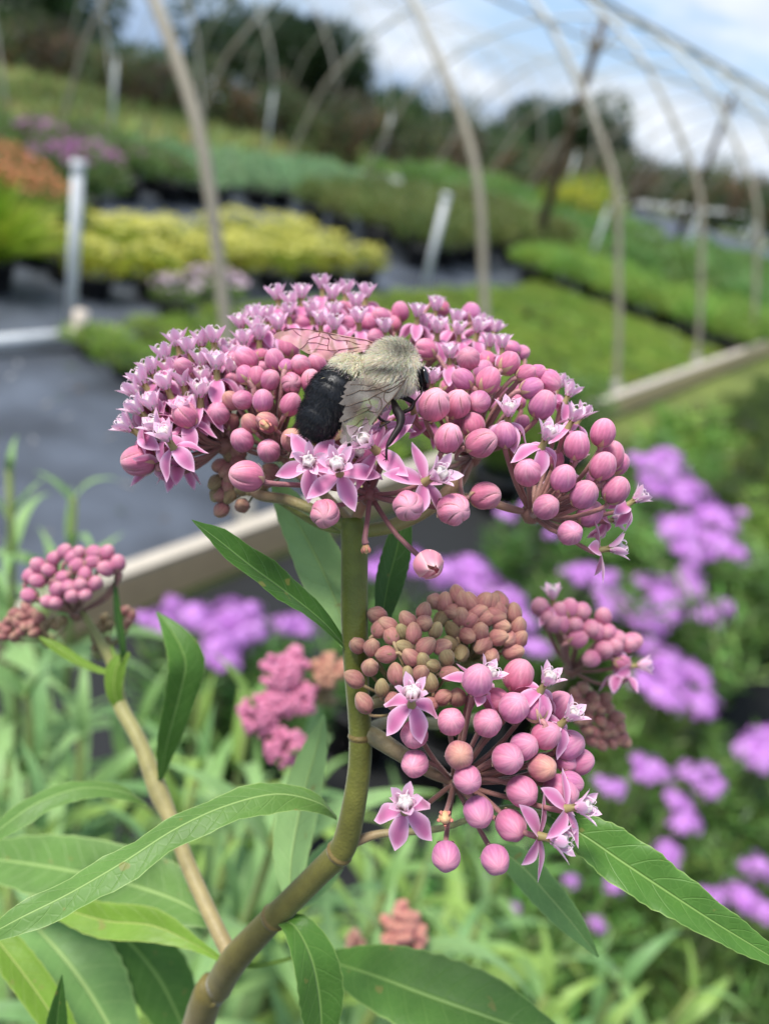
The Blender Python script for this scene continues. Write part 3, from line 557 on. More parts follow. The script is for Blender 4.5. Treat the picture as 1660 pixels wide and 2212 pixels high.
def cluster(parent, hub, depth, spread, k, items, pcol=ROSE, name='flower_cluster', prad=.34, rest=False, plab=None):
    """hub (x, y) in frame pixels; items (crop, x, y, radius, kind[, direction][, depth])"""
    hubp = P(*hub, depth); mb = MB(); tube(mb, [hubp-V(0, .6, .2)*.0014, hubp, hubp+V(0, .8, .3)*.0012], [.0009, .0016, .0009], 9, 7, col=pcol[0]); todo = []
    for it in items:
        c, x, y, r_, kd = it[:5]; d = None; dep = None
        for e in it[5:]:
            if isinstance(e, tuple): d = e
            else: dep = e
        X, Y = Dp(c, x, y); px = r_*C[c][2]
        if dep is None:
            rho = math.hypot(X-hub[0], Y-hub[1])/FPX*depth; dep = depth-k*math.sqrt(max(spread**2-rho**2, (spread*.15)**2))
        pos = P(X, Y, dep); dr = V(*d) if d else (pos-hubp).normalized()
        if not d: dr = (dr+V(R.gauss(0, .10), R.gauss(0, .10), R.gauss(0, .10))).normalized()
        fl = kd in ('f', 'fo'); sc = (px/FPX*dep) if not fl else .001*r_
        if kd in ('b', 'o', 'y', 'yg', 'p', 'q'): sc *= .955*R.uniform(.92, 1.05)
        foot = pos-dr*(sc*(1.0 if not fl else .1)); ds = (foot-hubp).length
        pr = prad*.001*(1 if kd not in ('y', 'yg', 'p') else .75)
        cA, cB = pcol; ds = min(ds, .016); tube(mb, [hubp, hubp.lerp(foot-dr*ds*.22, .6)+V(R.gauss(0, .3), R.gauss(-.3, .3), 0)*ds*.04, foot-dr*ds*.09, foot+dr*sc*.06], [pr*1.05, pr*.95, pr, pr*1.35], 7, 9, col=cA, col2=cB)
        nm = NAME[kd]; q = quat(dr, R.uniform(0, 6.28))
        if rest or LEFT.get(nm, 0) >= 100: REST.merge(R.choice(BUDMB[kd]), Matrix.LocRotScale(pos, q, (sc,)*3)); continue
        LEFT[nm] = LEFT.get(nm, 0)+1; todo.append((nm, R.choice(BUD[kd]), pos, q, sc*R.uniform(.97, 1.03), kd))
    o = mb.build(name, M['stem'], parent, loc=hubp)
    if plab: o['label'] = plab
    for nm, me, pos, q, sc, kd in todo:
        b = put(nm, me, o, pos, q, sc)
        if nm == 'young_bud' and kd == 'yg': b['label'] = 'greenish unripe bud'
    return hubp
def leaf(parent, pts, widths, face, mat='leaf', fold=.25, name='leaf', wav=.0, n=26, seg=8, seed=0, label=None):
    """pts: (x, y, depth) along the midrib; widths: half widths in frame pixels; face: direction(s) the upper side faces in the camera's frame"""
    rr = random.Random(seed); pts = [P(*p) for p in pts]; ds = [((p-CAM).dot(FW)) for p in pts]
    rows = spline([list(p)+[w_/FPX*d] for p, w_, d in zip(pts, widths, ds)], n); faces = face if isinstance(face, list) else [face, face]
    fr = spline([list(V(*f)) for f in faces], n) if len(faces) > 1 else None
    mb = MB(); vs = []; uv = []; L_ = sum((Vector(rows[i+1][:3])-Vector(rows[i][:3])).length for i in range(n-1)); run = 0; ph = rr.uniform(0, 6)
    for i in range(n):
        if i: run += (Vector(rows[i][:3])-Vector(rows[i-1][:3])).length
        t = Vector(rows[min(i+1, n-1)][:3]-rows[max(i-1, 0)][:3]).normalized(); nn = Vector(fr[i]); nn = (nn-t*nn.dot(t)).normalized(); sd = t.cross(nn); w_ = max(rows[i][3], 2e-5)
        for j in range(2*seg+1):
            u = j/seg-1; edge = 1+.03*math.sin(i*2.9+ph)*abs(u)**3
            up = fold*abs(u)**1.3-fold*.35*u*u*u*u+wav*math.sin(i*.9+ph+(1.5 if u > 0 else 0))*u*u
            vs.append(Vector(rows[i][:3])+sd*(u*w_*edge*math.cos(fold*.6))+nn*(up*w_)); uv.append((u, run/max(L_, 1e-6)*(L_/.06)))
    k = 2*seg+1; fs = [(i*k+j, i*k+j+1, (i+1)*k+j+1, (i+1)*k+j) for i in range(n-1) for j in range(k-1)]
    mb.add(vs, fs, (.5, .5, .5), uv)
    o = mb.build(name, M[mat], parent, loc=pts[0])
    if label: o['label'] = label
    return o
def stalk(parent, pts, pw, col, col2=None, name='stem', seg=14, n=None):
    """pts (x, y, depth); pw half widths in pixels"""
    mb = MB(); q = [P(*p) for p in pts]; tube(mb, q, [w_/FPX*p[2] for w_, p in zip(pw, pts)], seg, n or len(pts)*7, col=col, col2=col2)
    return mb.build(name, M['stem'], parent)

# ================================================================== THE MILKWEED IN FRONT
foot = P(430, 2212, .15); mk = empty('milkweed_plant', Vector((foot.x-.005, foot.y+.01, 0)), 'large sharp milkweed in the foreground with pink flower clusters, carrying the bee', 'plant')
OLV, TAN = lin((112, 116, 58)), lin((134, 108, 78))
mb = MB()
sp = [(762, 1118, .1165, 27), (765, 1180, .1165, 29), (765, 1250, .1165, 29), (765, 1330, .1165, 29), (768, 1430, .117, 27), (774, 1520, .1175, 25), (778, 1590, .118, 25), (776, 1660, .1185, 25), (764, 1740, .119, 26), (750, 1805, .1205, 28), (733, 1842, .1215, 28), (690, 1885, .124, 27), (640, 1935, .127, 27), (592, 1982, .130, 28), (550, 2025, .1335, 29), (505, 2075, .137, 31), (470, 2135, .142, 31), (425, 2225, .148, 34)]
pts = [P(*p[:3]) for p in sp]; rad = [p[3]/FPX*p[2] for p in sp]
e0 = pts[-1]; pts0 = list(pts); pts += [e0+Vector((-.004, .004, -.12)), e0+Vector((-.004, .008, -.45)), Vector((mk.location.x, mk.location.y, .0))]; rad += [.0034, .0038, .0042]
tube(mb, pts, rad, 18, 110, col=lin((90, 102, 30)), col2=lin((112, 96, 52)))
for (x, y, d, r_) in [(777, 1588, .118, 29), (744, 1826, .121, 33), (592, 1980, .130, 33), (505, 2074, .137, 33)]:
    a = P(x+3, y-7, d); b = P(x-3, y+7, d); k = r_/FPX*d; i_ = min(range(1, len(pts)-1), key=lambda q: (pts[q]-P(x, y, d)).length); dn = (pts[i_+1]-pts[i_-1]).normalized(); a, b = pts[i_]-dn*.0005, pts[i_]+dn*.0005; e_ = (b-a)*.9; tube(mb, [a-e_, a, (a+b)/2, b, b+e_], [k*.72, k*.86, k*.94, k*.86, k*.72], 18, 17, col=lin((108, 92, 50)))
stem = mb.build('stem', M['stem'], mk)
# side branches of the same plant
stalk(mk, [(505, 2078, .137), (470, 2010, .140), (415, 1890, .146), (368, 1770, .150), (343, 1712, .152), (300, 1600, .155), (258, 1520, .158), (245, 1440, .160), (178, 1320, .162)], [19, 17, 17, 17, 21, 16, 16, 13, 7], lin((150, 132, 92)), lin((140, 140, 84)), name='branch')
stalk(mk, [(768, 1585, .1185), (800, 1588, .1178), (860, 1625, .1170), (925, 1665, .1170), (979, 1690, .1175)], [16, 20, 18, 14, 10], lin((126, 124, 84)), lin((140, 112, 92)), name='branch')
stalk(mk, [(775, 1600, .119), (840, 1560, .128), (1000, 1560, .145), (1180, 1500, .155), (1232, 1448, .157)], [14, 13, 12, 12, 8], lin((130, 120, 84)), name='branch')
stalk(mk, [(768, 1545, .1180), (810, 1520, .1180), (890, 1518, .1175)], [11, 10, 7], lin((130, 120, 84)), name='branch')
stalk(mk, [(772, 1540, .1185), (900, 1450, .1230), (1005, 1432, .1235)], [9, 8, 6], lin((130, 120, 84)), name='branch')
stalk(mk, [(758, 1145, .1165), (700, 1112, .1175), (620, 1080, .120), (545, 1060, .123), (497, 965, .1235)], [14, 13, 12, 11, 8], lin((112, 124, 58)), lin((150, 110, 96)), name='branch')
stalk(mk, [(762, 1135, .1165), (700, 1070, .121), (640, 1020, .124), (600, 975, .125)], [12, 11, 10, 8], lin((140, 130, 84)), lin((160, 116, 104)), name='branch')
stalk(mk, [(768, 1150, .1165), (850, 1135, .117), (930, 1095, .119), (985, 1045, .121), (1020, 985, .123)], [15, 16, 16, 16, 10], lin((120, 128, 62)), lin((158, 112, 98)), name='branch')
stalk(mk, [(960, 1070, .120), (1040, 1080, .119), (1100, 1098, .1175), (1143, 1108, .117)], [10, 10, 9, 6], lin((148, 132, 96)), lin((160, 112, 104)), name='branch')
stalk(mk, [(762, 1140, .117), (790, 1050, .128), (830, 900, .138), (835, 860, .144)], [13, 12, 11, 8], lin((140, 130, 84)), name='branch')
stalk(mk, [(764, 1135, .1165), (778, 1100, .1150), (798, 1066, .1135)], [13, 11, 9], lin((140, 128, 84)), lin((150, 96, 90)), name='branch')
stalk(mk, [(757, 1150, .1165), (690, 1135, .120), (600, 1080, .126), (555, 1052, .128)], [8, 8, 7, 6], lin((116, 122, 60)), name='branch')

T = lambda c, rows: [(c, *r) for r in rows]
# right-hand umbel
cluster(mk, (1146, 1108), .1175, .019, .5, T(3, [
    (850, 1160, 80, 'b', (-.15, .5, .8)), (955, 1360, 81, 'b', (.35, .35, .85)), (1095, 1510, 77, 'b', (.1, .1, 1)), (1055, 1195, 75, 'b', (.2, .8, .6)), (1175, 1290, 82, 'b', (.4, .75, .6)), (1210, 1400, 80, 'b', (.5, .7, .4), .1150), (1285, 1125, 81, 'b', (.35, .85, .4)), (1360, 1265, 87, 'b', (.5, .8, .3)),
    (1285, 930, 78, 'b', (.2, .95, .2)), (1330, 1065, 80, 'b', (.3, .9, .1), .1155), (1375, 1110, 62, 'b', (.5, .8, -.1), .118), (1135, 1005, 79, 'b', (.05, .95, .4)), (720, 945, 72, 'b', (-.1, .9, .4)), (1250, 1190, 60, 'b', (.3, .9, 0), .119), (1010, 1090, 55, 'b', (.2, .9, 0), .1165), (1230, 1230, 50, 'b', (.3, .8, 0), .120),
    (930, 1015, .98, 'f', (.30, .78, .55), .1085), (735, 880, .95, 'f', (.0, .85, .5), .1115), (1425, 1350, .85, 'f', (.78, .55, .1), .1155), (1265, 1610, .95, 'fo', (.93, .18, .25), .1145), (1300, 1440, .8, 'f', (.8, .1, -.3), .1185), (1090, 1150, .85, 'f', (.4, .9, .2), .1170), (1080, 905, .9, 'f', (.42, .82, .3), .1150), (1130, 880, .85, 'f', (.5, .85, .1), .1175), (1060, 760, .85, 'f', (.45, .85, 0), .121), (1010, 700, .8, 'f', (.45, .85, 0), .124)]))
# middle right umbel
cluster(mk, (1020, 985), .123, .021, .5, T(3, [
    (475, 620, 66, 'b'), (620, 625, 74, 'b'), (590, 575, 58, 'b', .124), (835, 585, 60, 'b'), (905, 575, 50, 'b'), (975, 622, 63, 'b'), (868, 668, 69, 'b'), (505, 497, 66, 'b'), (735, 525, 66, 'b'), (612, 505, 52, 'b', .126),
    (568, 747, 70, 'b'), (935, 768, 78, 'b', (.35, .8, .5)), (795, 745, 50, 'b', .1225), (810, 685, 45, 'b', .1225), (395, 570, 50, 'b', .125), (535, 888, 70, 'b'), (660, 770, 45, 'b', .125), (700, 700, 45, 'b', .127), (385, 660, 50, 'b', .124), (560, 690, 40, 'b', .126), (480, 770, 45, 'b', .122), (820, 870, 46, 'b', .122),
    (305, 768, 92, 'o', (.25, .6, .75), .1085), (440, 765, 78, 'o', (.25, .75, .6), .1120), (455, 840, 60, 'b', (.1, .6, .7), .1165), (388, 962, 88, 'o', (.3, .75, .6), .1080), (575, 988, 82, 'o', (.9, .3, .45), .1085),
    (262, 445, 66, 'o', .124), (760, 440, 50, 'b', .129), (810, 462, 45, 'b', .130), (700, 480, .85, 'f', (0, .95, .2), .1260), (620, 470, .8, 'f', (.1, .95, .1), .128), (600, 1295, 82, 'o', (.95, .05, .4), .1110), (395, 540, .85, 'f', (0, .95, .3), .1245), (290, 690, .9, 'f', (.05, .95, .3), .1175), (190, 820, .95, 'fo', (-.2, .9, .3), .1150), (280, 870, .85, 'f', (.3, .6, .3), .1175), (440, 950, .6, 'f', (.1, .3, 0), .1215)]))
# back umbel
cluster(mk, (835, 865), .1445, .018, .35, T(3, [
    (110, 228, 56, 'b', (0, 1, .15)), (350, 205, 50, 'b'), (520, 238, 64, 'b'), (605, 308, 48, 'b'), (15, 262, 52, 'b'), (-60, 215, 48, 'b'), (-20, 330, 50, 'b'), (70, 300, 45, 'b'),
    (205, 300, .9, 'f', (.1, 1, .25), .133), (310, 262, .92, 'f', (.1, 1, .2), .138), (420, 340, .92, 'f', (.2, .95, .25), .134), (322, 395, .95, 'f', (.05, .95, .4), .1300), (545, 395, .95, 'f', (.25, .95, .35), .131), (20, 390, .9, 'f', (0, 1, .3), .130), (450, 400, .85, 'f', (0, .9, .3), .131), (640, 380, .8, 'f', (.4, .9, .1), .137), (250, 350, .8, 'f', (0, .95, .2), .135), (570, 340, .8, 'f', (.4, .9, 0), .141)])
    +T(5, [(310, 250, 1.0, 'f', (-.1, .95, .2), .1365), (430, 300, 1.0, 'f', (0, .95, .3), .1350), (620, 170, 1.0, 'f', (.05, 1, .1), .142), (680, 250, 1.0, 'f', (.05, 1, .2), .1365), (190, 330, 1.0, 'f', (-.2, .95, .2), .134), (240, 380, 1.0, 'f', (-.1, .95, .3), .131), (560, 380, 1.0, 'f', (0, .95, .3), .1290), (30, 370, 1.0, 'f', (-.2, .95, .3), .1320), (110, 400, 1.0, 'f', (-.1, .95, .3), .1295), (240, 205, 1.0, 'f', (-.2, .95, .2), .138), (365, 195, .98, 'f', (.05, 1, .2), .137), (490, 140, .98, 'f', (-.05, 1, .15), .143), (545, 200, .98, 'f', (.05, 1, .25), .137), (735, 190, 1.0, 'f', (.1, 1, .2), .139), (700, 335, .95, 'f', (0, .95, .35), .131), (110, 310, .95, 'f', (-.25, .95, .2), .136), (375, 290, 50, 'b', .135), (610, 220, 56, 'b', .140), (640, 300, 50, 'b', .135), (480, 350, .9, 'f', (0, .95, .3), .130), (760, 290, 52, 'b', .134), (830, 260, 55, 'b', .134), (300, 300, .9, 'f', (-.1, .9, .2), .134), (560, 300, .9, 'f', (0, .95, .3), .1335), (445, 240, .8, 'f', (0, .95, 0), .143), (800, 370, 55, 'b', .130), (1140, 240, .8, 'f', (.1, .95, .2), .139)]))
# middle left umbel
cluster(mk, (600, 975), .125, .0185, .5, T(2, [
    (785, 500, 68, 'b'), (950, 508, 62, 'b'), (1030, 432, 62, 'b', .124), (1098, 535, 64, 'b'), (1015, 545, 48, 'b'), (1195, 530, 55, 'b', .122), (728, 500, 50, 'b', .124), (780, 592, 58, 'b'), (842, 606, 55, 'b'), (922, 622, 66, 'b'), (985, 590, 42, 'b', .122), (870, 480, 45, 'b', .126), (860, 560, 46, 'b', .123), (700, 630, 46, 'b', .122), (1240, 470, 55, 'b', .126), (700, 450, 50, 'b', .128), (670, 520, .95, 'f', (0, .95, .2), .127), (740, 560, .9, 'f', (0, .95, .3), .125),
    (1045, 636, 68, 'o'), (1162, 632, 62, 'o', (.0, .9, .5)), (700, 742, 52, 'p'), (765, 737, 58, 'b'), (880, 746, 63, 'b'), (1040, 765, 68, 'b'), (622, 817, 71, 'b'), (810, 875, 58, 'p'), (905, 870, 62, 'p'), (960, 960, 45, 'p', .121), (760, 972, 71, 'b', (-.2, .5, .8)), (915, 1033, 72, 'b', (0, .35, .9)), (1050, 972, 70, 'p', (.1, .6, .8)), (890, 880, 36, 'd', (.6, -.5, .6), .1140), (700, 870, 50, 'p', .1215), (1160, 930, 60, 'b', .1200), (980, 700, 40, 'p', .122), (840, 700, 40, 'p', .122), (1190, 1200, 50, 'b', .1190)]))
# left umbel
cluster(mk, (485, 960), .1235, .0185, .5, T(2, [
    (430, 825, 74, 'o', (-.45, .75, .5)), (420, 545, 54, 'b'), (165, 1088, 90, 'o', (-.96, -.05, .2), .1175), (560, 620, 45, 'b', .124), (520, 720, 50, 'b', .1225), (600, 720, 45, 'b', .123), (340, 760, 50, 'b', .123), (470, 900, 50, 'b', .121), (640, 550, 45, 'b', .127),
    (265, 640, 1.0, 'f', (-.35, .9, .2), .1200), (190, 760, 1.0, 'f', (-.6, .75, .2), .1185), (275, 845, 1.0, 'f', (-.35, .85, .3), .1165), (225, 700, 1.05, 'f', (-.5, .85, .2), .1190), (330, 560, 1.0, 'f', (-.25, .95, .1), .1225), (400, 480, 1.0, 'f', (-.2, .95, .1), .1245), (530, 480, 1.0, 'f', (-.05, .97, .1), .1245), (530, 600, 1.05, 'f', (-.05, .97, .2), .1215), (350, 730, 1.05, 'f', (-.3, .9, .3), .1180), (520, 780, 1.05, 'f', (.05, .95, .35), .1175), (220, 860, 1.05, 'f', (-.6, .7, .3), .1165), (440, 880, 1.0, 'f', (-.2, .8, .4), .1160), (690, 640, 1.0, 'f', (.1, .95, .2), .1225), (320, 960, 1.0, 'f', (-.5, .6, .4), .1150), (175, 945, 1.05, 'f', (-.75, .55, .3), .1170), (365, 1020, 1.05, 'f', (-.35, .75, .55), .1125), (470, 520, 1.0, 'f', (-.2, .95, .2), .1225), (600, 460, 1.0, 'f', (0, .97, .2), .1235), (615, 620, 1.05, 'f', (.0, .97, .3), .1190), (435, 710, 1.05, 'f', (-.15, .93, .35), .1185), (540, 700, 1.0, 'f', (.0, .9, .3), .1205), (860, 330, .95, 'f', (-.1, .95, .2), .130), (860, 440, .95, 'f', (.05, .95, .2), .1275), (775, 470, .95, 'f', (-.05, .95, .2), .1265), (690, 560, .95, 'f', (0, .9, .2), .1250),
    (275, 1110, .95, 'fo', (-.3, .75, -.35), .1175), (395, 1130, .95, 'f', (0, .95, -.2), .1195), (330, 830, .95, 'f', (-.3, .85, .2), .1200), (350, 640, .95, 'f', (-.2, .9, .1), .1225), (245, 750, .95, 'f', (-.4, .8, .0), .1215), (510, 820, .9, 'f', (-.2, .7, .3), .1190)]))
# front umbel under the bee
cluster(mk, (798, 1068), .1135, .014, .4, [
    ('E', 305, 385, 1.0, 'fo', (-.02, .12, 1), .1065), ('E', 520, 455, 1.08, 'fo', (-.08, .42, .9), .1055), ('E', 800, 290, 1.12, 'fo', (-.55, .45, .65), .1070), ('E', 1150, 520, 1.1, 'fo', (.62, .35, .62), .1060), ('E', 850, 120, .9, 'fo', (-.1, .8, .5), .1110), ('E', 640, 350, .9, 'fo', (.2, .3, .8), .1110), ('E', 330, 240, .9, 'fo', (.2, .6, .3), .1130),
    ('E', 410, 752, 108, 'o', (.0, -.25, .95), .1035), ('E', 1030, 695, 122, 'o', (.0, -.1, 1), .1030), ('E', 1365, 722, 116, 'o', (.4, -.05, .9), .1055), ('E', 1190, 1138, 108, 'g', (.25, -.2, .9), .1035), ('E', 715, 1015, 40, 'd', (.1, -1, .1), .1085),
    (2, 790, 1182, 96, 'o', (-.85, .25, .4), .1050), ('E', 340, 520, 85, 'b', (-.3, 0, .6), .1145), ('E', 1040, 40, 60, 'b', .118), ('E', 850, 60, 50, 'b', .1200), ('E', 480, 180, 90, 'p', .1195)], pcol=(lin((128, 84, 80)), lin((160, 108, 112))), prad=.38)
# little unripe umbel at the lower left of the head
cluster(mk, (560, 1050), .128, .012, .4, T(2, [(x, y, 46, 'yg' if (i % 3 == 0) else 'y') for i, (x, y) in enumerate([(690, 1060), (635, 1120), (670, 1145), (610, 1215), (680, 1225), (640, 1290), (690, 1290), (760, 1350), (640, 1375), (612, 1285), (700, 1190), (735, 1100), (760, 1250), (800, 1180), (740, 1040), (820, 1240), (770, 1150), (850, 1180), (860, 1240), (900, 1200), (930, 1150)])]), pcol=GREENISH, prad=.22, plab='unripe brown and green umbel')
# lower front umbel
cluster(mk, Dp(4, 660, 1095), .1180, .0195, .62, T(4, [
    (790, 530, 83, 'b', (.15, .75, .6), .1075), (1015, 505, 82, 'b', (.3, .85, .35)), (893, 640, 74, 'b', .1125), (990, 680, 84, 'b', (.2, .6, .75)), (1035, 590, 64, 'b', .1150), (1105, 688, 70, 'b', .1110), (1235, 672, 78, 'b', (.5, .75, .4)), (645, 757, 84, 'b', (.0, .5, .85)), (845, 764, 83, 'b', (.15, .4, .9)), (443, 827, 78, 'b', (-.2, .2, .95), .1080), (447, 987, 80, 'b', (-.25, .05, .95), .1085), (690, 940, 80, 'p', (.05, .3, .95)),
    (735, 1073, 82, 'b', (.1, .05, 1)), (955, 960, 85, 'b', (.3, .2, .9)), (1045, 893, 80, 'b', (.4, .4, .8), .1095), (1165, 832, 80, 'b', (.5, .5, .7)), (1290, 886, 78, 'b', (.7, .5, .4)), (1145, 1010, 80, 'p', (.4, .2, .8)), (1345, 977, 74, 'b', (.8, .3, .4)), (1275, 975, 62, 'b', .1130), (1035, 1140, 92, 'b', (.3, 0, .95)), (1245, 1140, 93, 'b', (.5, 0, .85)), (1300, 1092, 64, 'b', .1105),
    (795, 1252, 82, 'b', (.1, -.25, .95)), (973, 1326, 84, 'b', (.3, -.2, .9)), (618, 1497, 79, 'b', (-.05, -.1, 1), .1050), (888, 1515, 85, 'b', (.1, -.1, 1), .1050), (613, 1285, 46, 'd', (-.1, .1, 1), .1080),
    (428, 665, 1.12, 'f', (.02, .72, .68), .1060), (392, 1250, 1.14, 'f', (-.02, .66, .75), .1045), (790, 560, 1.05, 'fo', (.6, .7, .3), .1110), (1135, 590, 1.0, 'f', (.38, .8, .42), .1110), (1245, 775, 1.0, 'f', (.55, .7, .42), .1110), (1275, 1235, 1.05, 'fo', (.82, .28, .5), .1055), (1125, 1385, 1.1, 'fo', (.9, -.02, .45), .1050)]), prad=.37)
# two unripe brown umbels behind it
yl = [(240, 172), (300, 228), (258, 243), (318, 282), (408, 200), (495, 150), (500, 215), (438, 272), (375, 262, 'g'), (130, 337), (210, 347), (290, 387), (423, 402), (505, 342), (595, 345), (390, 347, 'g'), (200, 457), (345, 497), (115, 522), (168, 655), (265, 572, 'g'), (545, 447, 'g'), (490, 420, 'g'), (480, 490), (530, 662), (600, 622), (680, 622), (635, 492), (535, 542, 'g'), (330, 645), (560, 255, 'g'), (620, 400, 'g'), (400, 500, 'g'), (450, 600, 'g')]
yr = [(555, 95), (610, 105), (680, 62), (710, 95), (755, 105), (590, 192, 'g'), (650, 152), (700, 182), (755, 195), (735, 282), (803, 262), (820, 335), (830, 100), (872, 105), (915, 98), (905, 145), (840, 182), (922, 227), (905, 292), (990, 162), (1015, 232), (1020, 302), (985, 372), (880, 172), (790, 155), (650, 250, 'g'), (960, 300), (860, 400), (640, 330, 'g'), (700, 380, 'g')]
mkl = lambda L_: [(q[0], q[1], 50 if len(q) == 2 else 44, 'y' if len(q) == 2 else 'yg') for q in L_]
cluster(mk, Dp(4, 460, 650), .1172, .0135, .45, T(4, mkl(yl)), pcol=GREENISH, prad=.3, plab='unripe brownish umbel')
cluster(mk, Dp(4, 735, 430), .1235, .0125, .5, T(4, [(x, y, r_*1.02, k) for x, y, r_, k in mkl(yr)]), pcol=GREENISH, prad=.3, plab='unripe brownish umbel')
# blurred umbels on the right and on the left branch
cluster(mk, Dp('R', 650, 900), .157, .022, .5, T('R', [(x, y, 98, 'q') for x, y in [(330, 240), (420, 360), (480, 410), (640, 260), (770, 280), (990, 340), (700, 430), (720, 575), (860, 460), (930, 500), (1040, 500), (1130, 560), (1250, 620), (1290, 600), (1000, 680), (870, 780), (1180, 820), (540, 290), (560, 420), (1100, 640)]]+[(470, 230, 1.0, 'f', (-.1, .95, .2)), (1260, 860, 1.0, 'f', (.9, .1, .2)), (1170, 960, 1.05, 'f', (.1, .95, -.3))]), prad=.34)
rr = random.Random(400)
cluster(mk, Dp('R', 820, 1150), .160, .018, .4, T('R', [(x, y, 72, 'y') for x, y in [(780, 1080), (900, 1250), (1010, 1200), (1130, 1390), (960, 1310), (840, 1300), (1050, 1480), (960, 1420), (820, 1520), (900, 1550), (870, 1630), (960, 1660), (1100, 1550), (1180, 1600), (1220, 1650), (1080, 1640), (760, 1250), (700, 1150), (820, 1400), (740, 1420), (1000, 1560), (1040, 1300), (880, 1180), (680, 1250), (1160, 1480)]]), pcol=GREENISH, prad=.25, plab='unripe brown umbel')
hl_ = cluster(mk, Dp('L', 950, 1000), .163, .020, .5, T('L', [(x, y, 98, 'q') for x, y in [(370, 530), (470, 590), (370, 775), (480, 400), (1010, 640), (1060, 510), (1170, 240), (1330, 240), (1320, 440), (1470, 370), (1150, 350), (720, 690)]]+[(x, y, 92, 'q') for x, y in [(610, 460), (670, 310), (800, 225), (980, 245), (950, 400), (780, 545), (1190, 620), (900, 300), (850, 660), (600, 850), (900, 780), (1060, 760), (700, 860)]]), prad=.34)
cluster(mk, Dp('L', 600, 1330), .166, .017, .4, T('L', [(x, y, 74, 'y') for x, y in [(80, 1200), (180, 990), (260, 1220), (110, 1090), (400, 1130), (400, 990), (310, 1150), (50, 1270), (180, 1290), (20, 1170), (290, 1030), (330, 930), (480, 1050), (-30, 1260), (230, 1110), (440, 1230)]]+[(x, y, 66, 'yg') for x, y in [(620, 1100), (780, 1080), (700, 1150), (560, 1160)]]), pcol=GREENISH, prad=.25, plab='unripe brown umbel')
cluster(mk, Dp('L', 1230, 1480), .170, .014, .4, T('L', [(x, y, 62, 'yg') for x, y in [(1300, 1060), (1180, 1150), (1250, 1400), (1240, 1210), (1350, 1150), (1200, 1300), (1180, 1420), (1330, 1330), (1300, 1500)]]+[(x, y, 62, 'y') for x, y in [(1560, 960), (1600, 1100), (1530, 1150), (1640, 1020)]]), pcol=GREENISH, prad=.25, plab='unripe greenish umbel')
tag(REST.build('buds', M['bud'], mk), 'remaining blurred buds of the side umbels', kind='stuff')

# leaves of the front plant
leaf(mk, [(758, 1412, .1165), (700, 1345, .115), (620, 1280, .113), (545, 1225, .111), (470, 1165, .1095), (414, 1123, .1085)], [7, 22, 42, 44, 30, 1], (.25, .75, .6), 'leaf_dark', .35, seed=1, wav=.08)
leaf(mk, [(750, 1405, .121), (735, 1330, .126), (700, 1240, .130), (655, 1150, .132), (615, 1080, .132), (590, 1040, .132)], [7, 38, 54, 46, 30, 8], [(-.1, -.35, -1), (.4, -.2, -1)], 'leaf', .3, seed=2, wav=.06)
leaf(mk, [(826, 1330, .122), (838, 1260, .124), (858, 1180, .126), (880, 1080, .128)], [20, 34, 32, 6], (.3, -.1, 1), 'leaf_dark', .35, seed=3)
leaf(mk, [(728, 1768, .1235), (690, 1735, .120), (600, 1715, .117), (490, 1740, .114), (380, 1790, .111), (270, 1860, .108), (150, 1930, .106), (40, 1985, .104), (-60, 2040, .103)], [5, 22, 40, 44, 42, 46, 42, 34, 6], [(.1, .75, .75), (-.1, .9, .55), (.25, .7, .8)], 'leaf', -.35, seed=4, wav=.12, n=40)
leaf(mk, [(1180, 1760, .1150), (1260, 1805, .1120), (1340, 1860, .1100), (1430, 1920, .1085), (1530, 1985, .1075), (1620, 2040, .107), (1720, 2100, .107)], [20, 48, 60, 56, 42, 30, 6], (.15, .45, .95), 'leaf_mid', .55, seed=5, wav=.12, n=44, seg=12)
stalk(mk, [(748, 1826, .121), (820, 1802, .121), (950, 1790, .120), (1090, 1745, .117), (1190, 1762, .1150)], [13, 9, 7, 6, 6], lin((142, 110, 84)), lin((130, 150, 90)), name='petiole')
leaf(mk, [(1060, 1830, .135), (1120, 1865, .134), (1180, 1930, .132), (1240, 2000, .130), (1292, 2068, .129)], [10, 34, 36, 26, 2], (-.5, .5, .9), 'leaf_pale', .35, seed=6)
leaf(mk, [(345, 1690, .152), (362, 1600, .148), (388, 1500, .146), (400, 1430, .145), (375, 1370, .146), (338, 1322, .148)], [5, 28, 38, 42, 26, 2], [(.9, .1, .9), (.7, .1, 1), (.1, .9, .5)], 'leaf_mid', .3, seed=7)
leaf(mk, [(318, 1738, .152), (270, 1712, .149), (180, 1702, .146), (90, 1730, .143), (20, 1775, .141), (-70, 1850, .14)], [5, 18, 26, 32, 30, 8], [(0, .9, .5), (.1, .9, .6)], 'leaf', -.3, seed=8, wav=.1)
leaf(mk, [(480, 2075, .137), (420, 2040, .141), (330, 2000, .143), (230, 1990, .145), (150, 1968, .147), (60, 1945, .15)], [5, 14, 34, 36, 26, 3], (.0, .55, .9), 'leaf_yellow', .4, seed=9)
leaf(mk, [(470, 2000, .150), (380, 1945, .154), (240, 1900, .158), (90, 1870, .162), (-60, 1850, .166)], [8, 60, 72, 64, 30], (.1, .7, .8), 'leaf', .3, seed=10)
leaf(mk, [(625, 1975, .133), (630, 1850, .142), (655, 1720, .148), (682, 1620, .151), (700, 1545, .152)], [6, 44, 46, 30, 3], (-.35, .2, -1), 'leaf', .3, seed=11)
leaf(mk, [(597, 1990, .130), (635, 2000, .126), (672, 2070, .125), (690, 2160, .126), (695, 2260, .127)], [5, 30, 52, 56, 30], [(.2, .9, .6), (.6, .3, .9)], 'leaf_mid', .35, seed=12)
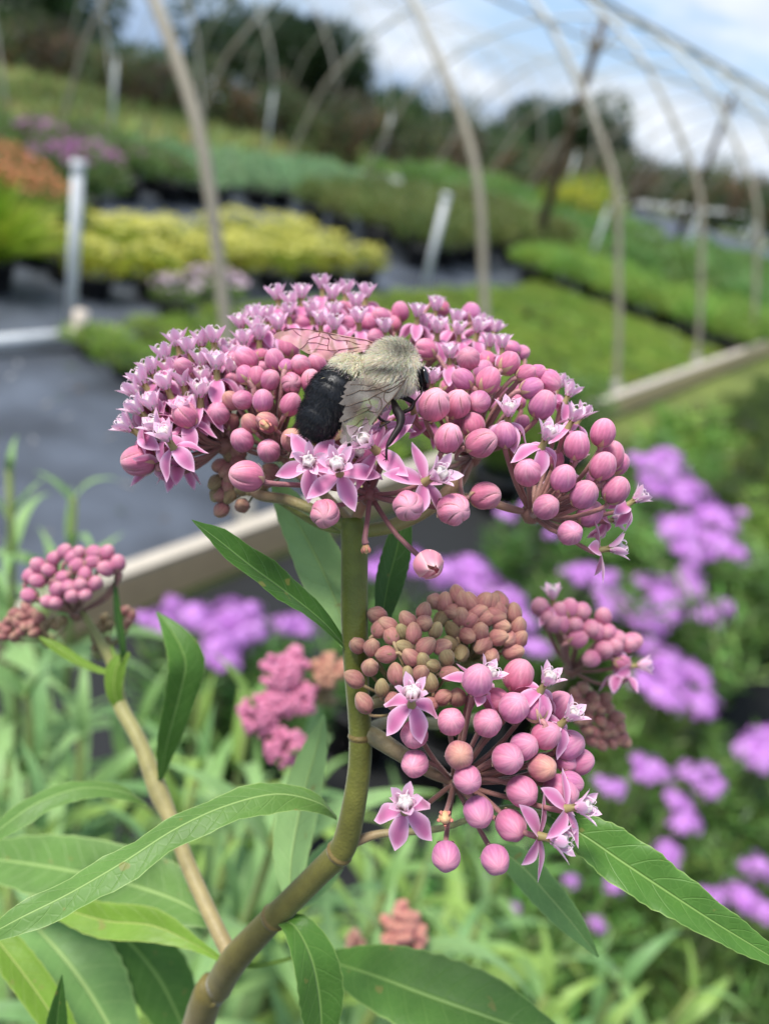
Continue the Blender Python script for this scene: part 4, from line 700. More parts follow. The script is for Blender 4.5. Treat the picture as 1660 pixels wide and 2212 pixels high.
leaf(mk, [(690, 2070, .155), (800, 2105, .147), (920, 2150, .142), (1060, 2200, .138), (1200, 2250, .136)], [14, 62, 84, 78, 30], (.15, .75, .8), 'leaf_mid', .3, seed=13)
leaf(mk, [(118, 2290, .135), (124, 2200, .133), (134, 2106, .132)], [28, 22, 1], (.3, .1, 1), 'leaf_dark', .4, seed=14)
leaf(mk, [(60, 1985, .168), (130, 2060, .163), (190, 2140, .160), (260, 2260, .158)], [30, 78, 84, 50], (.6, .45, .8), 'leaf_pale', .3, seed=15)
leaf(mk, [(150, 1960, .172), (250, 2010, .17), (340, 2110, .168), (400, 2230, .166)], [24, 58, 66, 44], (.3, .6, .8), 'leaf_mid', .3, seed=16)
leaf(mk, [(-40, 1990, .15), (40, 2090, .147), (110, 2190, .145), (160, 2280, .144)], [30, 38, 36, 24], (.7, .5, .6), 'leaf_yellow', .3, seed=17)
leaf(mk, [(240, 1395, .160), (252, 1440, .158), (225, 1452, .1565), (170, 1430, .1555), (120, 1398, .1555), (84, 1376, .156)], [3, 7, 10, 13, 14, 2], (.1, .95, .5), 'leaf_yellow', .3, seed=18)
leaf(mk, [(262, 1440, .157), (264, 1400, .156), (252, 1320, .156), (247, 1235, .157)], [4, 9, 10, 2], (.9, 0, .6), 'leaf_dark', .3, seed=19)
leaf(mk, [(258, 1530, .157), (246, 1490, .156), (252, 1440, .156), (280, 1410, .157)], [10, 18, 20, 4], (.3, .1, 1), 'leaf_yellow', -.3, seed=20)
leaf(mk, [(500, 2080, .138), (560, 2086, .139), (640, 2068, .145)], [7, 5, 4], (0, .5, .8), 'leaf_yellow', .1, name='petiole', seed=21)
leaf(mk, [(580, 1985, .135), (640, 1930, .150), (700, 1870, .160), (760, 1780, .17)], [6, 34, 38, 4], (.6, .6, .6), 'leaf_pale', .3, seed=22)

# ================================================================== MORE PLANTS BEHIND, out of focus
def loose_leaf(seed, ln, wd, bend, c):
    """leaf blade along +X from the origin, arching down"""
    rr = random.Random(seed); mb = MB(); n = 12; vs = []; uv = []; cs = []
    for i in range(n+1):
        t = i/n; w_ = wd*(math.sin(math.pi*min(1, t*.93+.05)**.8))**.9*(1-.55*t); a = bend*t*t
        for j in range(5):
            q = j/2-1; vs.append((ln*t*math.cos(a*.7), q*w_, -ln*t*math.sin(a*.7)+.28*abs(q)*w_)); uv.append((q, t*1.8))
    mb.add(vs, [(i*5+j, i*5+j+1, (i+1)*5+j+1, (i+1)*5+j) for i in range(n) for j in range(4)], c, uv); return mb
LL = {k: [loose_leaf(600+i, .105+.012*i, .0105+.001*i, [.25, .6, .9, 1.2][i], (.3, .3, .3)).mesh('leaf_blade', M[k]) for i in range(4)] for k in ('leaf', 'leaf_pale', 'leaf_yellow', 'leaf_dark', 'leaf_mid')}
def tall(x, y, d, label, kinds=('leaf', 'leaf_pale'), h_leaf=.5, pairs=11, sc=1.0, seed=0, group='blurred leafy milkweed stems', heads=None, lean=.0, name='leafy_milkweed'):
    rr = random.Random(700+seed); tip = P(x, y, d); base = Vector((tip.x+rr.uniform(-.05, .05), tip.y+rr.uniform(.0, .06), 0)); e = empty(name, base, label, 'plant', group)
    ax = (tip-base); mb = MB(); tube(mb, [base, base+ax*.5+Vector((rr.uniform(-.01, .01), .01, 0)), tip], [.0038, .0032, .0018], 9, 16, col=lin((120, 112, 70)), col2=lin((126, 140, 74))); mb.build('stem', M['stem'], e)
    for k in range(pairs):
        t = 1-k*.048*sc/ax.length*1.0-.004
        if t < .12: break
        p = base+ax*t; s_ = min(1, .35+.16*k)*sc*rr.uniform(.85, 1.1)
        for q in (0, 1):
            az = seed*1.7+k*1.57+q*math.pi+rr.gauss(0, .15); el = math.radians(68-5*min(k, 7)+rr.gauss(0, 6))
            rot = Matrix.Rotation(az, 3, 'Z') @ Matrix.Rotation(-el, 3, 'Y') @ Matrix.Rotation(rr.gauss(0, .35), 3, 'X')
            put('leaf', rr.choice(LL[rr.choice(kinds)]), e, p, rot.to_quaternion(), s_)
    return e
TL = [(60, 1500, .36, 'leaf_yellow'), (175, 1590, .42, 'leaf'), (430, 1660, .40, 'leaf_yellow'), (560, 1730, .46, 'leaf'), (330, 1880, .36, 'leaf_yellow'), (85, 1800, .33, 'leaf_yellow'), (650, 1900, .42, 'leaf_yellow'), (830, 1930, .42, 'leaf'),
      (930, 1850, .48, 'leaf'), (1040, 1990, .5, 'leaf'), (560, 1850, .34, 'leaf_yellow'), (730, 2160, .34, 'leaf_yellow'), (260, 2110, .32, 'leaf_yellow'), (1180, 2150, .46, 'leaf_yellow'), (545, 1500, .40, 'leaf'), (20, 1650, .5, 'leaf'), (240, 1720, .55, 'leaf'), (430, 1500, .62, 'leaf'), (980, 2080, .42, 'leaf'), (1340, 2120, .5, 'leaf_yellow'), (1500, 2140, .55, 'leaf_yellow'), (500, 1960, .5, 'leaf'), (120, 2000, .45, 'leaf'), (860, 1740, .6, 'leaf_yellow'), (680, 1700, .65, 'leaf')]
TL += [(20, 1880, .30, 'leaf'), (300, 1560, .5, 'leaf_yellow'), (500, 1800, .38, 'leaf'), (390, 2160, .30, 'leaf_yellow'), (1100, 1850, .55, 'leaf')]
TL.sort()
for i, (x, y, d, k) in enumerate(TL): tall(x, y, d, 'blurred leafy flowerless milkweed stem, '+ORD[i]+' from the left behind the large plant', (k, 'leaf_dark', 'leaf_yellow', 'leaf_mid'), seed=i)
for i, (x, y, d) in enumerate([(20, 1010, .42), (160, 1075, .45), (95, 1250, .5)]): tall(x, y, d, ['pale blurred shoot at the left edge, tallest of the three before the dark cloth', 'pale blurred shoot right of the tallest, before the dark cloth', 'lowest pale blurred shoot, above the blurred pink cluster'][i], ('leaf_pale', 'leaf'), sc=.6, seed=40+i, group='pale blurred shoots at the left edge', name='leafy_shoot')
def blob(parent, x, y, d, items, pal, name='flower_cluster'):
    """an out-of-focus head of many little buds; items (x, y, radius, n, tint) in frame pixels"""
    rr = random.Random(int(x)); mb = MB(); hub = P(x, y, d)
    for (bx, by, br, n, col, rb) in items:
        for _ in range(n):
            a = rr.uniform(0, 6.283); q = math.sqrt(rr.random())*br; dz = -math.sqrt(max(0, br*br-q*q))/FPX*d*.6; p = P(bx+q*math.cos(a), by+q*math.sin(a), d+dz)
            dr = (p-P(bx, by+br*.5, d+.006)).normalized(); sc = rb/FPX*d*rr.uniform(.85, 1.1); src = rr.choice(BUDMB[col if rr.random() > .06 or col != 'b' else 'o'])
            mb.merge(src, Matrix.LocRotScale(p, quat(dr), (sc,)*3), tint=pal); tb = MB(); tube(mb, [P(bx, by+br*.6, d+.008), p-dr*sc], [.0004, .0003], 5, 4, col=lin((150, 100, 90)))
    return mb.build(name, M['bud'], parent, loc=hub)
e = tall(650, 1640, .275, 'blurred milkweed with deep rose and brownish clusters seen left of the main stem', ('leaf', 'leaf_pale'), seed=60, group=None, name='milkweed_plant')
blob(e, 640, 1460, .27, [(610, 1455, 44, 50, 'q', 10), (640, 1430, 30, 22, 'q', 10), (560, 1545, 42, 46, 'q', 9), (615, 1615, 40, 48, 'q', 9), (655, 1510, 34, 30, 'q', 9), (600, 1520, 34, 26, 'q', 9), (585, 1440, 12, 3, 'f', 4)], (.92, .7, .9)); blob(e, 705, 1450, .27, [(708, 1450, 36, 36, 'y', 11)], (1.3, 1.2, 1.1))
blob(e, 690, 1500, .275, [(700, 1500, 26, 14, 'yg', 9)], (.9, .9, .9))
e = tall(868, 2060, .26, 'blurred milkweed with a small upright cluster of salmon pink buds near the bottom', ('leaf', 'leaf_pale'), seed=61, group=None, name='milkweed_plant')
blob(e, 868, 2010, .255, [(866, 1985, 34, 26, 'p', 11.5), (872, 2030, 44, 34, 'p', 11.5), (875, 2080, 32, 20, 'p', 11.5)], (1.2, 1.05, 1.0)); blob(e, 770, 2030, .262, [(768, 2035, 20, 12, 'y', 9)], (1, 1, 1))
# phlox behind, standing in pots on the dark cloth
HM = []
for sdx in range(3):
    rr = random.Random(800+sdx); hm = MB()
    gaps = [rr.uniform(0, 6.28) for _ in range(3)]
    for i in range(74):
        z = rr.random()**.8; a = rr.uniform(0, 6.283); s_ = math.sqrt(max(0, 1-z*z)); n_ = Vector((s_*math.cos(a), s_*math.sin(a), z*.6+.05)); p = Vector((n_.x, n_.y, n_.z*.9))*rr.uniform(.6, 1.12)*(1-.3*max(math.cos(a-q) for q in gaps)**8); n_.normalize(); n_ = (n_+Vector((rr.gauss(0, .2), rr.gauss(0, .2), .1))).normalized()
        x_ = n_.orthogonal().normalized(); y_ = n_.cross(x_); c = lerp(lin((200, 126, 212)), lin((228, 174, 236)), rr.random()); r_ = .21*rr.uniform(.8, 1.15); o_ = rr.uniform(0, 1)
        for k in range(5):
            b1 = o_+k*1.2566; dv = lambda t, q: x_*math.cos(t)*q+y_*math.sin(t)*q
            hm.add([p+n_*.02, p+dv(b1-.42, r_*.75), p+dv(b1-.22, r_)+n_*.01, p+dv(b1, r_*.9), p+dv(b1+.22, r_)+n_*.01, p+dv(b1+.42, r_*.75)], [(0, 1, 2, 3), (0, 3, 4, 5)], c)
        hm.add([p+n_*.03+dv(k*1.57, .025) for k in range(4)], [(0, 1, 2, 3)], lin((130, 50, 140)))
    HM.append(hm.mesh('phlox_head', M['floret']))
def fine(seed, n, rad, h, c1, c2, ln=.045, wd=.006):
    rr = random.Random(seed); mb = MB(); st = [(rad*.8*math.sqrt(rr.random()), rr.uniform(0, 6.283), h*rr.uniform(.6, 1.0)) for _ in range(34)]
    for r_, a, hh in st:
        top = Vector((r_*1.15*math.cos(a), r_*1.15*math.sin(a), hh)); b0 = Vector((r_*.3*math.cos(a), r_*.3*math.sin(a), 0)); tube(mb, [b0, b0.lerp(top, .5)+Vector((0, 0, .02)), top], [.0018, .0016, .001], 4, 5, col=lin((92, 110, 58)))
        k = n//34; kk = rr.random()
        for i in range(k):
            t = 1-.75*(i/k)**1.2; an = i*2.4+rr.gauss(0, .2); p = b0.lerp(top, t); c = tuple(v*rr.uniform(.8, 1.2) for v in lerp(c1, c2, kk))
            blade(mb, p, (math.cos(an), math.sin(an), .75+.4*t), ln*rr.uniform(.7, 1.15), wd, .5, c, 2)
    return mb
FF = [fine(820+i, 1100, .15, .30, lin((64, 100, 38)), lin((118, 158, 74))).mesh('foliage', M['foliage']) for i in range(3)]
FY = [fine(830+i, 1000, .15, .30, lin((104, 142, 44)), lin((156, 184, 82)), .06, .008).mesh('foliage', M['foliage']) for i in range(2)]
PPOT = pot_mb(.085, .13).mesh('pot', M['solid'])
def phlox(heads, label, zt=.42, group=None, fsc=1.0):
    heads = heads+[(x+R.uniform(-.95, .95)*q, y+R.uniform(-.6, .6)*q, q*R.uniform(.45, .75)) for x, y, q in heads for _ in range(2) if q > 30]
    hs = [(G(x, y, zt+.0), r_) for x, y, r_ in heads]; c = sum((h[0] for h in hs), Vector((0, 0, 0)))/len(hs); e = empty('phlox_plant', Vector((c.x, c.y, 0)), label, 'plant', group)
    put('pot', PPOT, e, (c.x, c.y, 0)); wide = max(.13, max(((h[0]-c).length for h in hs))*.85)
    f = put('foliage', R.choice(FF), e, (c.x, c.y, .1), Matrix.Rotation(R.uniform(0, 6), 3, 'Z').to_quaternion(), 1.0); f.scale = (wide/.15, wide/.15, (zt-.12)/.30*fsc)
    sb = MB()
    for p, r_ in hs:
        d = (p-CAM).dot(FW); k = r_/FPX*d; tube(sb, [Vector((c.x, c.y, .11)), Vector((p.x*.7+c.x*.3, p.y*.7+c.y*.3, zt*.6)), p], [.003, .0026, .002], 6, 8, col=lin((96, 110, 60)))
        q = Matrix.Rotation(R.uniform(0, 6), 3, 'Z').to_quaternion(); o = put('flower_head', R.choice(HM), e, p+Vector((0, 0, -.25*k)), q, k*.95)
    sb.build('stems', M['stem'], e)
PH = [([(350, 1340, 45), (420, 1322, 55), (500, 1325, 60), (550, 1352, 50), (480, 1390, 60), (490, 1425, 40)], 'purple phlox in front of the edging board at the left of the main stem'),
      ([(620, 1345, 38), (662, 1358, 30)], 'small purple phlox just left of the main stem'),
      ([(1020, 1235, 62), (1080, 1285, 60), (1130, 1340, 42), (1165, 1395, 40), (960, 1235, 48)], 'purple phlox behind the unripe brown cluster, right of the main stem'),
      ([(905, 1215, 55), (850, 1212, 46), (812, 1228, 36)], 'purple phlox right beside the main stem under the head'),
      ([(1255, 1238, 45), (1300, 1250, 32)], 'small purple phlox under the right end of the large head'),
      ([(1440, 1005, 62), (1492, 1058, 55), (1415, 1050, 42), (1540, 1110, 55), (1465, 1140, 58), (1562, 1170, 52), (1495, 1190, 50), (1600, 1105, 22)], 'large purple phlox highest on the right'),
      ([(1335, 1300, 56), (1395, 1332, 60), (1432, 1288, 50), (1490, 1265, 50), (1535, 1325, 42), (1420, 1255, 40)], 'wide purple phlox right of the blurred pink cluster'),
      ([(1440, 1425, 55), (1500, 1450, 45), (1440, 1500, 50), (1512, 1520, 46), (1400, 1475, 40)], 'purple phlox below the wide one at the right'),
      ([(1640, 1620, 58), (1665, 1590, 44)], 'purple phlox cut by the right edge'),
      ([(1420, 1660, 42), (1500, 1670, 38), (1530, 1702, 32), (1460, 1722, 32), (1482, 1770, 38), (1322, 1700, 32), (1380, 1640, 26), (1440, 1848, 38)], 'sparse purple phlox right of the lower pink umbel'),
      ([(1600, 1930, 42), (1640, 1868, 40), (1545, 1940, 32), (1655, 1965, 38), (1560, 1985, 24)], 'purple phlox at the right edge above the tip of the long leaf'),
      ([(1150, 1098, 36), (1095, 1108, 28), (1190, 1150, 22)], 'purple phlox half hidden behind the stalks of the right umbel'),
      ([(1110, 1960, 18), (1290, 1992, 24), (1330, 1910, 30), (1060, 1900, 20), (1235, 1900, 22)], 'thin phlox with scattered small purple heads below the long right leaf')]
for hds, lb in PH: phlox(hds, lb)
k = 0
for a in np.arange(-.15, 2.6, .36):
    for n in np.arange(-1.5, .93, .33):
        p = AN(a+R.uniform(-.06, .06), n+R.uniform(-.06, .06)); dd = (p-CAM).dot(FW)
        if n > .45 and a < 1.9: continue
        if dd < .55 or math.hypot(p.x, p.y) < .45: continue
        X = 830+FPX*(p-CAM).dot(RT)/dd
        if X < -500 or X > 2200: continue
        e = empty('leafy_pot_plant', p, 'fine-leaved green plant without flowers in a black pot among the phlox', 'plant', 'green pots among the phlox'); put('pot', PPOT, e, p)
        s_ = R.uniform(.8, 1.25); put('foliage', R.choice(FF+FY), e, p+Vector((0, 0, .1)), Matrix.Rotation(R.uniform(0, 6), 3, 'Z').to_quaternion(), s_)

# ================================================================== THE BEE
BC = C[1]
def B(x, y, dz=0.0): return P(BC[0]+BC[2]*x, BC[1]+BC[2]*y, .1085-dz*.001)
def u(px): return px*BC[2]/FPX*.1085     # crop pixels to metres
bee = empty('bumblebee', B(850, 700), 'cream and black bumblebee with half spread wings on the pink flower head', 'bee')
def ell(c, ax, ra, rb, rc=None, n=28):
    """ellipsoid: centre, long axis, half lengths along it, across it, towards the camera"""
    z = ax.normalized(); tw = V(0, 0, 1); tw = (tw-z*tw.dot(z)).normalized(); s_ = z.cross(tw); rc = rc or rb; vs = []
    for j in range(n+1):
        th = math.pi*j/n
        for i in range(n): a = 2*math.pi*i/n; vs.append(c+z*(ra*math.cos(th))+s_*(rb*math.sin(th)*math.cos(a))+tw*(rc*math.sin(th)*math.sin(a)))
    return vs, [(j*n+i, (j+1)*n+i, (j+1)*n+(i+1) % n, j*n+(i+1) % n) for j in range(n) for i in range(n)]
AXB = V(-.46, -.80, .10)
parts = [(B(1060, 485, .3), V(.5, .86, 0), u(236), u(208), u(212)), (B(1170, 585, .2), V(.6, .8, 0), u(148), u(118), u(155)),
         (B(700, 560, -.1), AXB, u(180), u(195), u(170)), (B(555, 740, .2), AXB, u(270), u(232), u(205)), (B(450, 905, .3), AXB, u(240), u(190), u(175)), (B(395, 1010, .35), AXB, u(130), u(125), u(115)),
         (B(1318, 585, -.7), V(-.2, 1, .1), u(112), u(66), u(90))]
bm = bmesh.new()
for c, ax, ra, rb, rc in parts:
    vs, fs = ell(c, ax, ra, rb, rc); bv = [bm.verts.new(p) for p in vs]
    for f in fs:
        try: bm.faces.new([bv[i] for i in f])
        except ValueError: pass
bmesh.ops.remove_doubles(bm, verts=bm.verts, dist=1e-6); bmesh.ops.recalc_face_normals(bm, faces=bm.faces)
o0 = B(850, 700); bmesh.ops.translate(bm, verts=bm.verts, vec=-o0); bmesh.ops.scale(bm, verts=bm.verts, vec=(1000,)*3)
tm = bpy.data.meshes.new('tmp'); bm.to_mesh(tm); bm.free(); to = bpy.data.objects.new('tmp', tm); COL.objects.link(to)
md = to.modifiers.new('r', 'REMESH'); md.mode = 'VOXEL'; md.voxel_size = .16; ms = to.modifiers.new('s', 'SMOOTH'); ms.iterations = 6; ms.factor = .5
dg = bpy.context.evaluated_depsgraph_get(); em = bpy.data.meshes.new_from_object(to.evaluated_get(dg)); bpy.data.objects.remove(to)
vsb = [Vector(v.co)*.001+o0 for v in em.vertices]; nrb = [Vector(v.normal) for v in em.vertices]; fcb = [tuple(p.vertices) for p in em.polygons]
A0 = B(760, 440); ALN = (B(370, 1110)-A0).length; ADR = (B(370, 1110)-A0).normalized()
def where(p):
    """pixel of a bee point in the bee crop, and how far down the abdomen it lies (0 waist .. 1 tip)"""
    v = p-CAM; d = v.dot(FW); x = 830+FPX*v.dot(RT)/d; y = 1106-FPX*v.dot(UP)/d
    return (x-BC[0])/BC[2], (y-BC[1])/BC[2], (p-A0).dot(ADR)/ALN
def is_thorax(x, y): return (x-y*.18) > 700 and y < 780 and x > 790
cs = []; vs2 = []
for p, n_ in zip(vsb, nrb):
    x, y, t = where(p); q = p
    if is_thorax(x, y) and x < 1290: c = lerp(lin((196, 188, 158)), lin((44, 42, 38)), min(1, math.exp(-(((x-1130)/115)**2+((y-335)/75)**2))*.8+math.exp(-(((x-1000)/190)**2+((y-505)/42)**2))*.8))
    elif x > 1270: c = (.006, .006, .007)
    else:
        seg_ = (t*6.2) % 1; q = p-n_*(u(5.5)*math.exp(-((seg_-.5)/.16)**2)) if t > .22 else p
        c = (.008, .009, .012) if t > .2 else lin((120, 112, 80))
    cs.append(c); vs2.append(q)
bmat = col_mat('bee_shell', .42, .35, nscale=2500, namt=.2, rnd=0)
mb = MB(); mb.add(vs2, fcb, cs); body = mb.build('body', bmat, bee)
# fur: fine tapering hairs rooted on the body
fur = MB(); rr = random.Random(500); ft = [(len(f), f) for f in fcb]
areas = []; tot = 0
for f in fcb: tot += ((vsb[f[1]]-vsb[f[0]]).cross(vsb[f[2]]-vsb[f[0]])).length; areas.append(tot)
import bisect
CRM, CRM2, GRY, BLK = lin((252, 246, 230)), lin((240, 230, 198)), lin((60, 56, 52)), (.010, .011, .014)
for i in range(34000):
    f = fcb[min(bisect.bisect(areas, rr.random()*tot), len(fcb)-1)]; a, b_ = rr.random(), rr.random()
    if a+b_ > 1: a, b_ = 1-a, 1-b_
    p = vsb[f[0]]*(1-a-b_)+vsb[f[1]]*a+vsb[f[2]]*b_; n_ = nrb[f[0]]
    if n_.dot(CAM-p) < -.0: 
        if n_.normalized().dot((CAM-p).normalized()) < -.35: continue
    x, y, t = where(p)
    if x > 1268 and y > 490: ln, c = .35, BLK
    elif is_thorax(x, y):
        dk = math.exp(-(((x-1130)/115)**2+((y-335)/75)**2))*.8+math.exp(-(((x-1000)/190)**2+((y-505)/42)**2))*.75
        if rr.random() < .12: dk += .4
        c = lerp(lerp(CRM2, CRM, rr.random()), GRY, min(1, dk)); ln = 1.15-.5*min(1, dk)
        if y > 640: ln *= .7
        if rr.random() < .05: c, ln = (.02, .02, .02), ln*1.2
    else:
        yl_ = math.exp(-((t-.02)/.17)**2) if t < .4 else 0; yl_ += rr.gauss(0, .12)
        if 760 < x and y > 440 and y < 540: yl_ -= .3
        if yl_ > .45: c, ln = lerp(CRM2, CRM, rr.random()), .85
        elif yl_ > .25: c, ln = GRY, .7
        else: c, ln = BLK, .5 if rr.random() < .7 else .8
        if t > .24 and (.05 < ((t*6.2) % 1-.5) % 1 < .62) and rr.random() < .45: continue
    ln *= .001*rr.uniform(.6, 1.15); flow = ADR if not is_thorax(x, y) else V(-.55, -.55, 0)
    d = (n_*(.75 if is_thorax(x, y) else .6)+flow*.5+Vector((rr.gauss(0, .28), rr.gauss(0, .28), rr.gauss(0, .28)))).normalized()
    sd = d.cross((CAM-p)+Vector((rr.gauss(0, .03), rr.gauss(0, .03), 0))).normalized()*(.000017 if c != BLK else .000013)
    tip = p+d*ln+flow*ln*.25; m_ = p+d*ln*.55; c = tuple(v*rr.uniform(.8, 1.15) for v in c)
    fur.add([p-sd, p+sd, m_+sd*.8, m_-sd*.8, tip], [(0, 1, 2, 3), (3, 2, 4)], c)
fmt = col_mat('bee_fur', .5, .25, nscale=900, namt=.05, rnd=0, trans=.25)
fo = fur.build('fur', fmt, bee)
eye = MB(); vs, fs = ell(B(1350, 575, .25), V(-.22, 1, 0), u(95), u(34), u(62), 24); eye.add(vs, fs, (.004, .004, .005)); eye.build('eye', base_mat('eye', .12, .6)[0], bee); bpy.data.materials['eye'].node_tree.nodes['Principled BSDF'].inputs['Base Color'].default_value = (.006, .005, .006, 1)
# legs, antenna, feet with claws
lgmat = col_mat('bee_leg', .55, .25, nscale=2500, namt=.2, rnd=0)
LG = (.008, .007, .007); LG2 = lin((38, 20, 20))
def leg(pts, rads, name='leg', foot=None, bristle=True):
    mb = MB(); q = [B(*p) for p in pts]; tube(mb, q, [u(r_) for r_ in rads], 10, len(pts)*6, col=LG, col2=LG2)
    if foot:
        e = q[-1]
        for dx, dy in foot: k = e+(B(850+dx, 700+dy)-B(850, 700)); tube(mb, [e, e.lerp(k, .55)+V(0, .2, .3)*u(8), k], [u(5), u(4), u(1.5)], 5, 6, col=LG2)
    if bristle:
        for _ in range(len(pts)*26):
            i = rr.randrange(len(q)-1); t_ = rr.random(); p = q[i].lerp(q[i+1], t_); rad = u(rads[i]*(1-t_)+rads[i+1]*t_); d = Vector((rr.gauss(0, 1), rr.gauss(0, 1), rr.gauss(0, 1))).normalized()
            d = (d+(q[i+1]-q[i]).normalized()*.7).normalized(); s_ = d.cross(CAM-p).normalized()*.000012; p0 = p+d*rad*.8; mb.add([p0-s_, p0+s_, p0+d*rr.uniform(.00012, .0003)], [(0, 1, 2)], LG)
    o = mb.build(name, lgmat, bee); return o
leg([(1060, 770, -.5), (1078, 800, .9), (1100, 860, 2.4), (1135, 920, 3.2), (1128, 1000, 3.8), (1085, 1070, 4.3), (1035, 1150, 4.8), (1018, 1180, 5.0), (1012, 1230, 5.0), (1015, 1290, 4.8)], [16, 26, 38, 42, 30, 28, 20, 11, 10, 10], foot=[(-32, 14), (-10, 22), (14, 18), (-45, -50)])
leg([(1110, 740, -.6), (1165, 750, .3), (1235, 785, .6), (1250, 800, .8), (1225, 850, .9), (1165, 880, 1.0), (1120, 935, 1.0)], [20, 24, 22, 16, 18, 17, 12], foot=[(-20, 30), (10, 32)])
leg([(1320, 655, .2), (1322, 700, .6), (1300, 740, .8), (1255, 795, .9)], [9, 8, 8, 7], name='antenna', bristle=False)
leg([(930, 860, .8), (950, 930, 2.2), (1000, 960, 3.0), (1040, 962, 3.3), (1000, 985, 3.4), (960, 1005, 3.5)], [14, 13, 9, 8, 8, 7], foot=[(-18, 16), (10, 24), (-12, -26)])
leg([(640, 1010, -1.0), (680, 1080, -.2), (688, 1150, 2.6), (684, 1230, 4.2), (672, 1320, 5.2)], [16, 20, 20, 17, 11], foot=[(-24, 22), (14, 26), (0, 16)])
leg([(440, 1010, -.8), (430, 1090, -.5), (418, 1150, .0), (422, 1190, .2)], [14, 10, 8, 7], foot=[(12, 12), (-8, 12)], bristle=False)
leg([(500, 480, -.8), (470, 510, -.4), (440, 560, .2)], [14, 22, 14], bristle=True)
# wings
wm, t, b = base_mat('wing_membrane', .25, .6); Lk = t.links.new
tcn = N(t, 'ShaderNodeTexCoord'); at = N(t, 'ShaderNodeAttribute', attribute_name='Col'); nz = N(t, 'ShaderNodeTexNoise'); nz.inputs['Scale'].default_value = 900; nz.inputs['Detail'].default_value = 3; Lk(tcn.outputs['Object'], nz.inputs[0])
Lk(at.outputs['Color'], b.inputs['Base Color']); mr = N(t, 'ShaderNodeMapRange'); mr.inputs[3].default_value = .4; mr.inputs[4].default_value = .75; Lk(nz.outputs[0], mr.inputs[0]); Lk(mr.outputs[0], b.inputs['Alpha'])
bp = N(t, 'ShaderNodeBump'); bp.inputs['Strength'].default_value = .5; bp.inputs['Distance'].default_value = .0002; Lk(nz.outputs[0], bp.inputs['Height']); Lk(bp.outputs[0], b.inputs['Normal'])
b.inputs['Coat Weight'].default_value = .4; b.inputs['Coat Roughness'].default_value = .2
def wing(outline, depth, veins, c1, c2, name, bulge, cx, cy, vcol, vw=3.2):
    from mathutils.geometry import tessellate_polygon
    bm = bmesh.new(); f = bm.faces.new([bm.verts.new((x, y, 0)) for x, y in outline]); bmesh.ops.triangulate(bm, faces=[f])
    bmesh.ops.subdivide_edges(bm, edges=bm.edges, cuts=3, use_grid_fill=True); bmesh.ops.triangulate(bm, faces=bm.faces)
    def D3(x, y, k=0):
        r_ = math.hypot(x-cx, y-cy)/450; return B(x, y, depth(x, y)+bulge*math.exp(-r_*r_*2)+.06*math.sin(x*.045+y*.03)+k)
    bm.verts.index_update(); vs = [D3(v.co.x, v.co.y) for v in bm.verts]; fs = [tuple(v.index for v in q.verts) for q in bm.faces]
    cs = [lerp(c1, c2, max(0, min(1, noise.noise(Vector((v.co.x*.006, v.co.y*.006, 3)))*1.2+.5))) for v in bm.verts]; bm.free()
    mb = MB(); mb.add(vs, fs, cs); o = mb.build(name, wm, bee)
    vb = MB()
    for ln in veins:
        w_ = ln[0]; tube(vb, [D3(x, y, .03) for x, y in ln[1:]], [u(w_*vw/3)]*(len(ln)-1), 5, (len(ln)-1)*5+1, col=vcol)
    vb.build('vein', bmat, o); return o
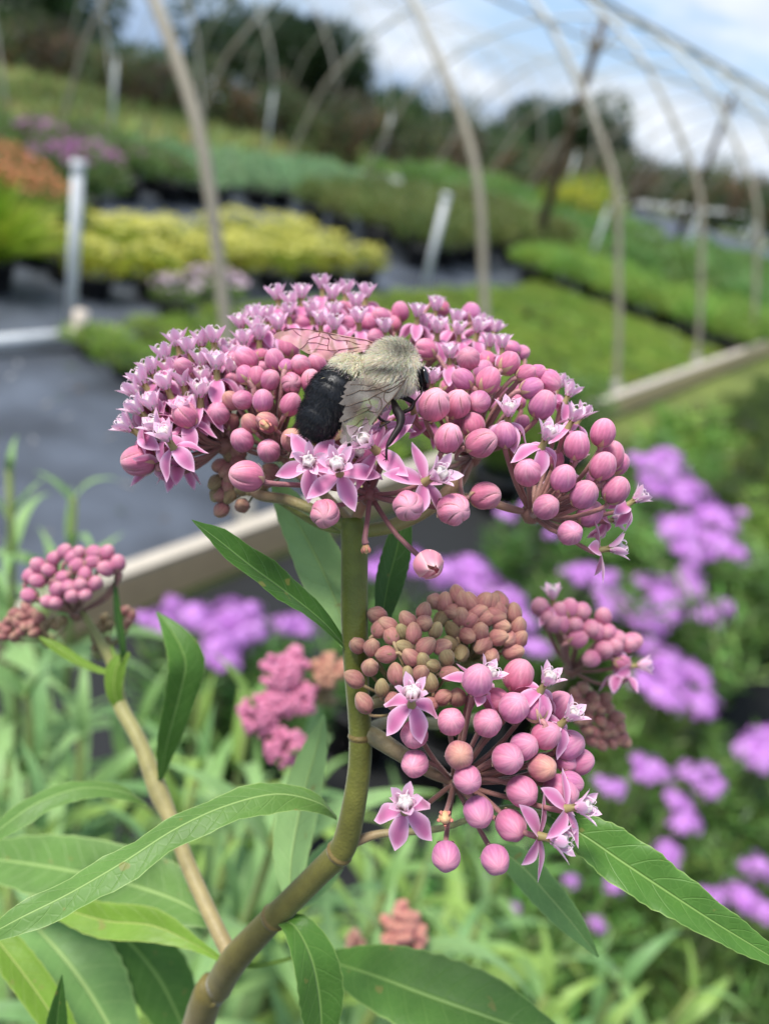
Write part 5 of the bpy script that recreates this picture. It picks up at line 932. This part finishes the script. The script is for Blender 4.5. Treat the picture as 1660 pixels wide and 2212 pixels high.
wing([(1200, 560), (1165, 545), (1010, 610), (900, 640), (895, 590), (810, 578), (740, 582), (745, 605), (680, 610), (640, 660), (668, 672), (640, 700), (650, 725), (612, 742), (640, 760), (598, 805), (640, 822), (660, 815), (640, 860), (628, 880), (645, 895), (608, 935), (600, 965), (630, 965), (612, 1030), (625, 1050), (604, 1090), (618, 1110), (605, 1130), (625, 1165), (700, 1150), (770, 1100), (860, 1050), (905, 975), (960, 890), (1020, 810), (1080, 750), (1180, 640), (1215, 590)],
     lambda x, y: 2.9+(1180-x)*.0012+(y-560)*.0014, [
     (4.4, (1190, 570), (1150, 640), (1080, 740), (1000, 830), (950, 900), (890, 985)), (3.6, (1170, 575), (1080, 620), (960, 670), (850, 690), (780, 690)), (3.6, (1170, 600), (1080, 660), (1000, 690), (900, 740), (860, 770)), (3, (1140, 640), (1050, 700), (1000, 700), (950, 680)), (2.8, (1000, 700), (990, 760), (1020, 800)), (3, (950, 680), (900, 660), (850, 690)),
     (3, (860, 770), (880, 830), (850, 860), (930, 880), (970, 830), (960, 760), (900, 740)), (2.6, (850, 860), (770, 900), (700, 930), (640, 960)), (2.6, (860, 770), (780, 790), (700, 820), (650, 830)), (2.4, (930, 880), (860, 960), (790, 1000), (720, 1080)), (2.4, (780, 690), (710, 720), (660, 735)), (2.2, (880, 830), (800, 850), (730, 880)), (2.4, (870, 945), (800, 940), (750, 990), (690, 1020)), (2.2, (900, 640), (860, 650), (800, 640), (700, 640)), (2.2, (800, 1000), (790, 1060), (740, 1100))],
     lin((146, 138, 128)), lin((92, 72, 58)), 'wing', .25, 900, 760, lin((76, 58, 44)), 4.2)
wing([(900, 265), (840, 245), (640, 208), (480, 180), (400, 170), (300, 156), (200, 150), (120, 165), (60, 185), (24, 212), (40, 235), (110, 255), (180, 275), (250, 325), (330, 370), (400, 385), (470, 412), (520, 445), (570, 430), (640, 400), (740, 370), (840, 340), (880, 320)],
     lambda x, y: .6+(x-900)*.0022, [
     (4, (890, 275), (820, 250), (660, 225), (500, 190), (400, 172), (300, 158), (190, 152), (120, 168)), (3.4, (870, 300), (760, 285), (670, 255), (560, 245), (500, 185)), (3, (870, 310), (760, 315), (640, 330), (520, 342), (505, 300), (515, 245), (500, 230)), (2.8, (670, 255), (665, 290)), (2.8, (515, 245), (430, 215), (435, 185)), (2.8, (430, 215), (350, 240), (325, 270), (400, 275), (440, 285), (505, 300)), (2.4, (325, 270), (290, 310), (260, 330)), (2.6, (870, 320), (740, 350), (620, 370), (540, 395)), (2.4, (620, 330), (570, 360), (545, 395)), (2.2, (350, 240), (260, 210), (200, 160)), (2.2, (520, 342), (420, 330), (330, 340))],
     lin((226, 176, 166)), lin((206, 146, 136)), 'wing', .2, 600, 290, lin((104, 50, 42)), 3.2)
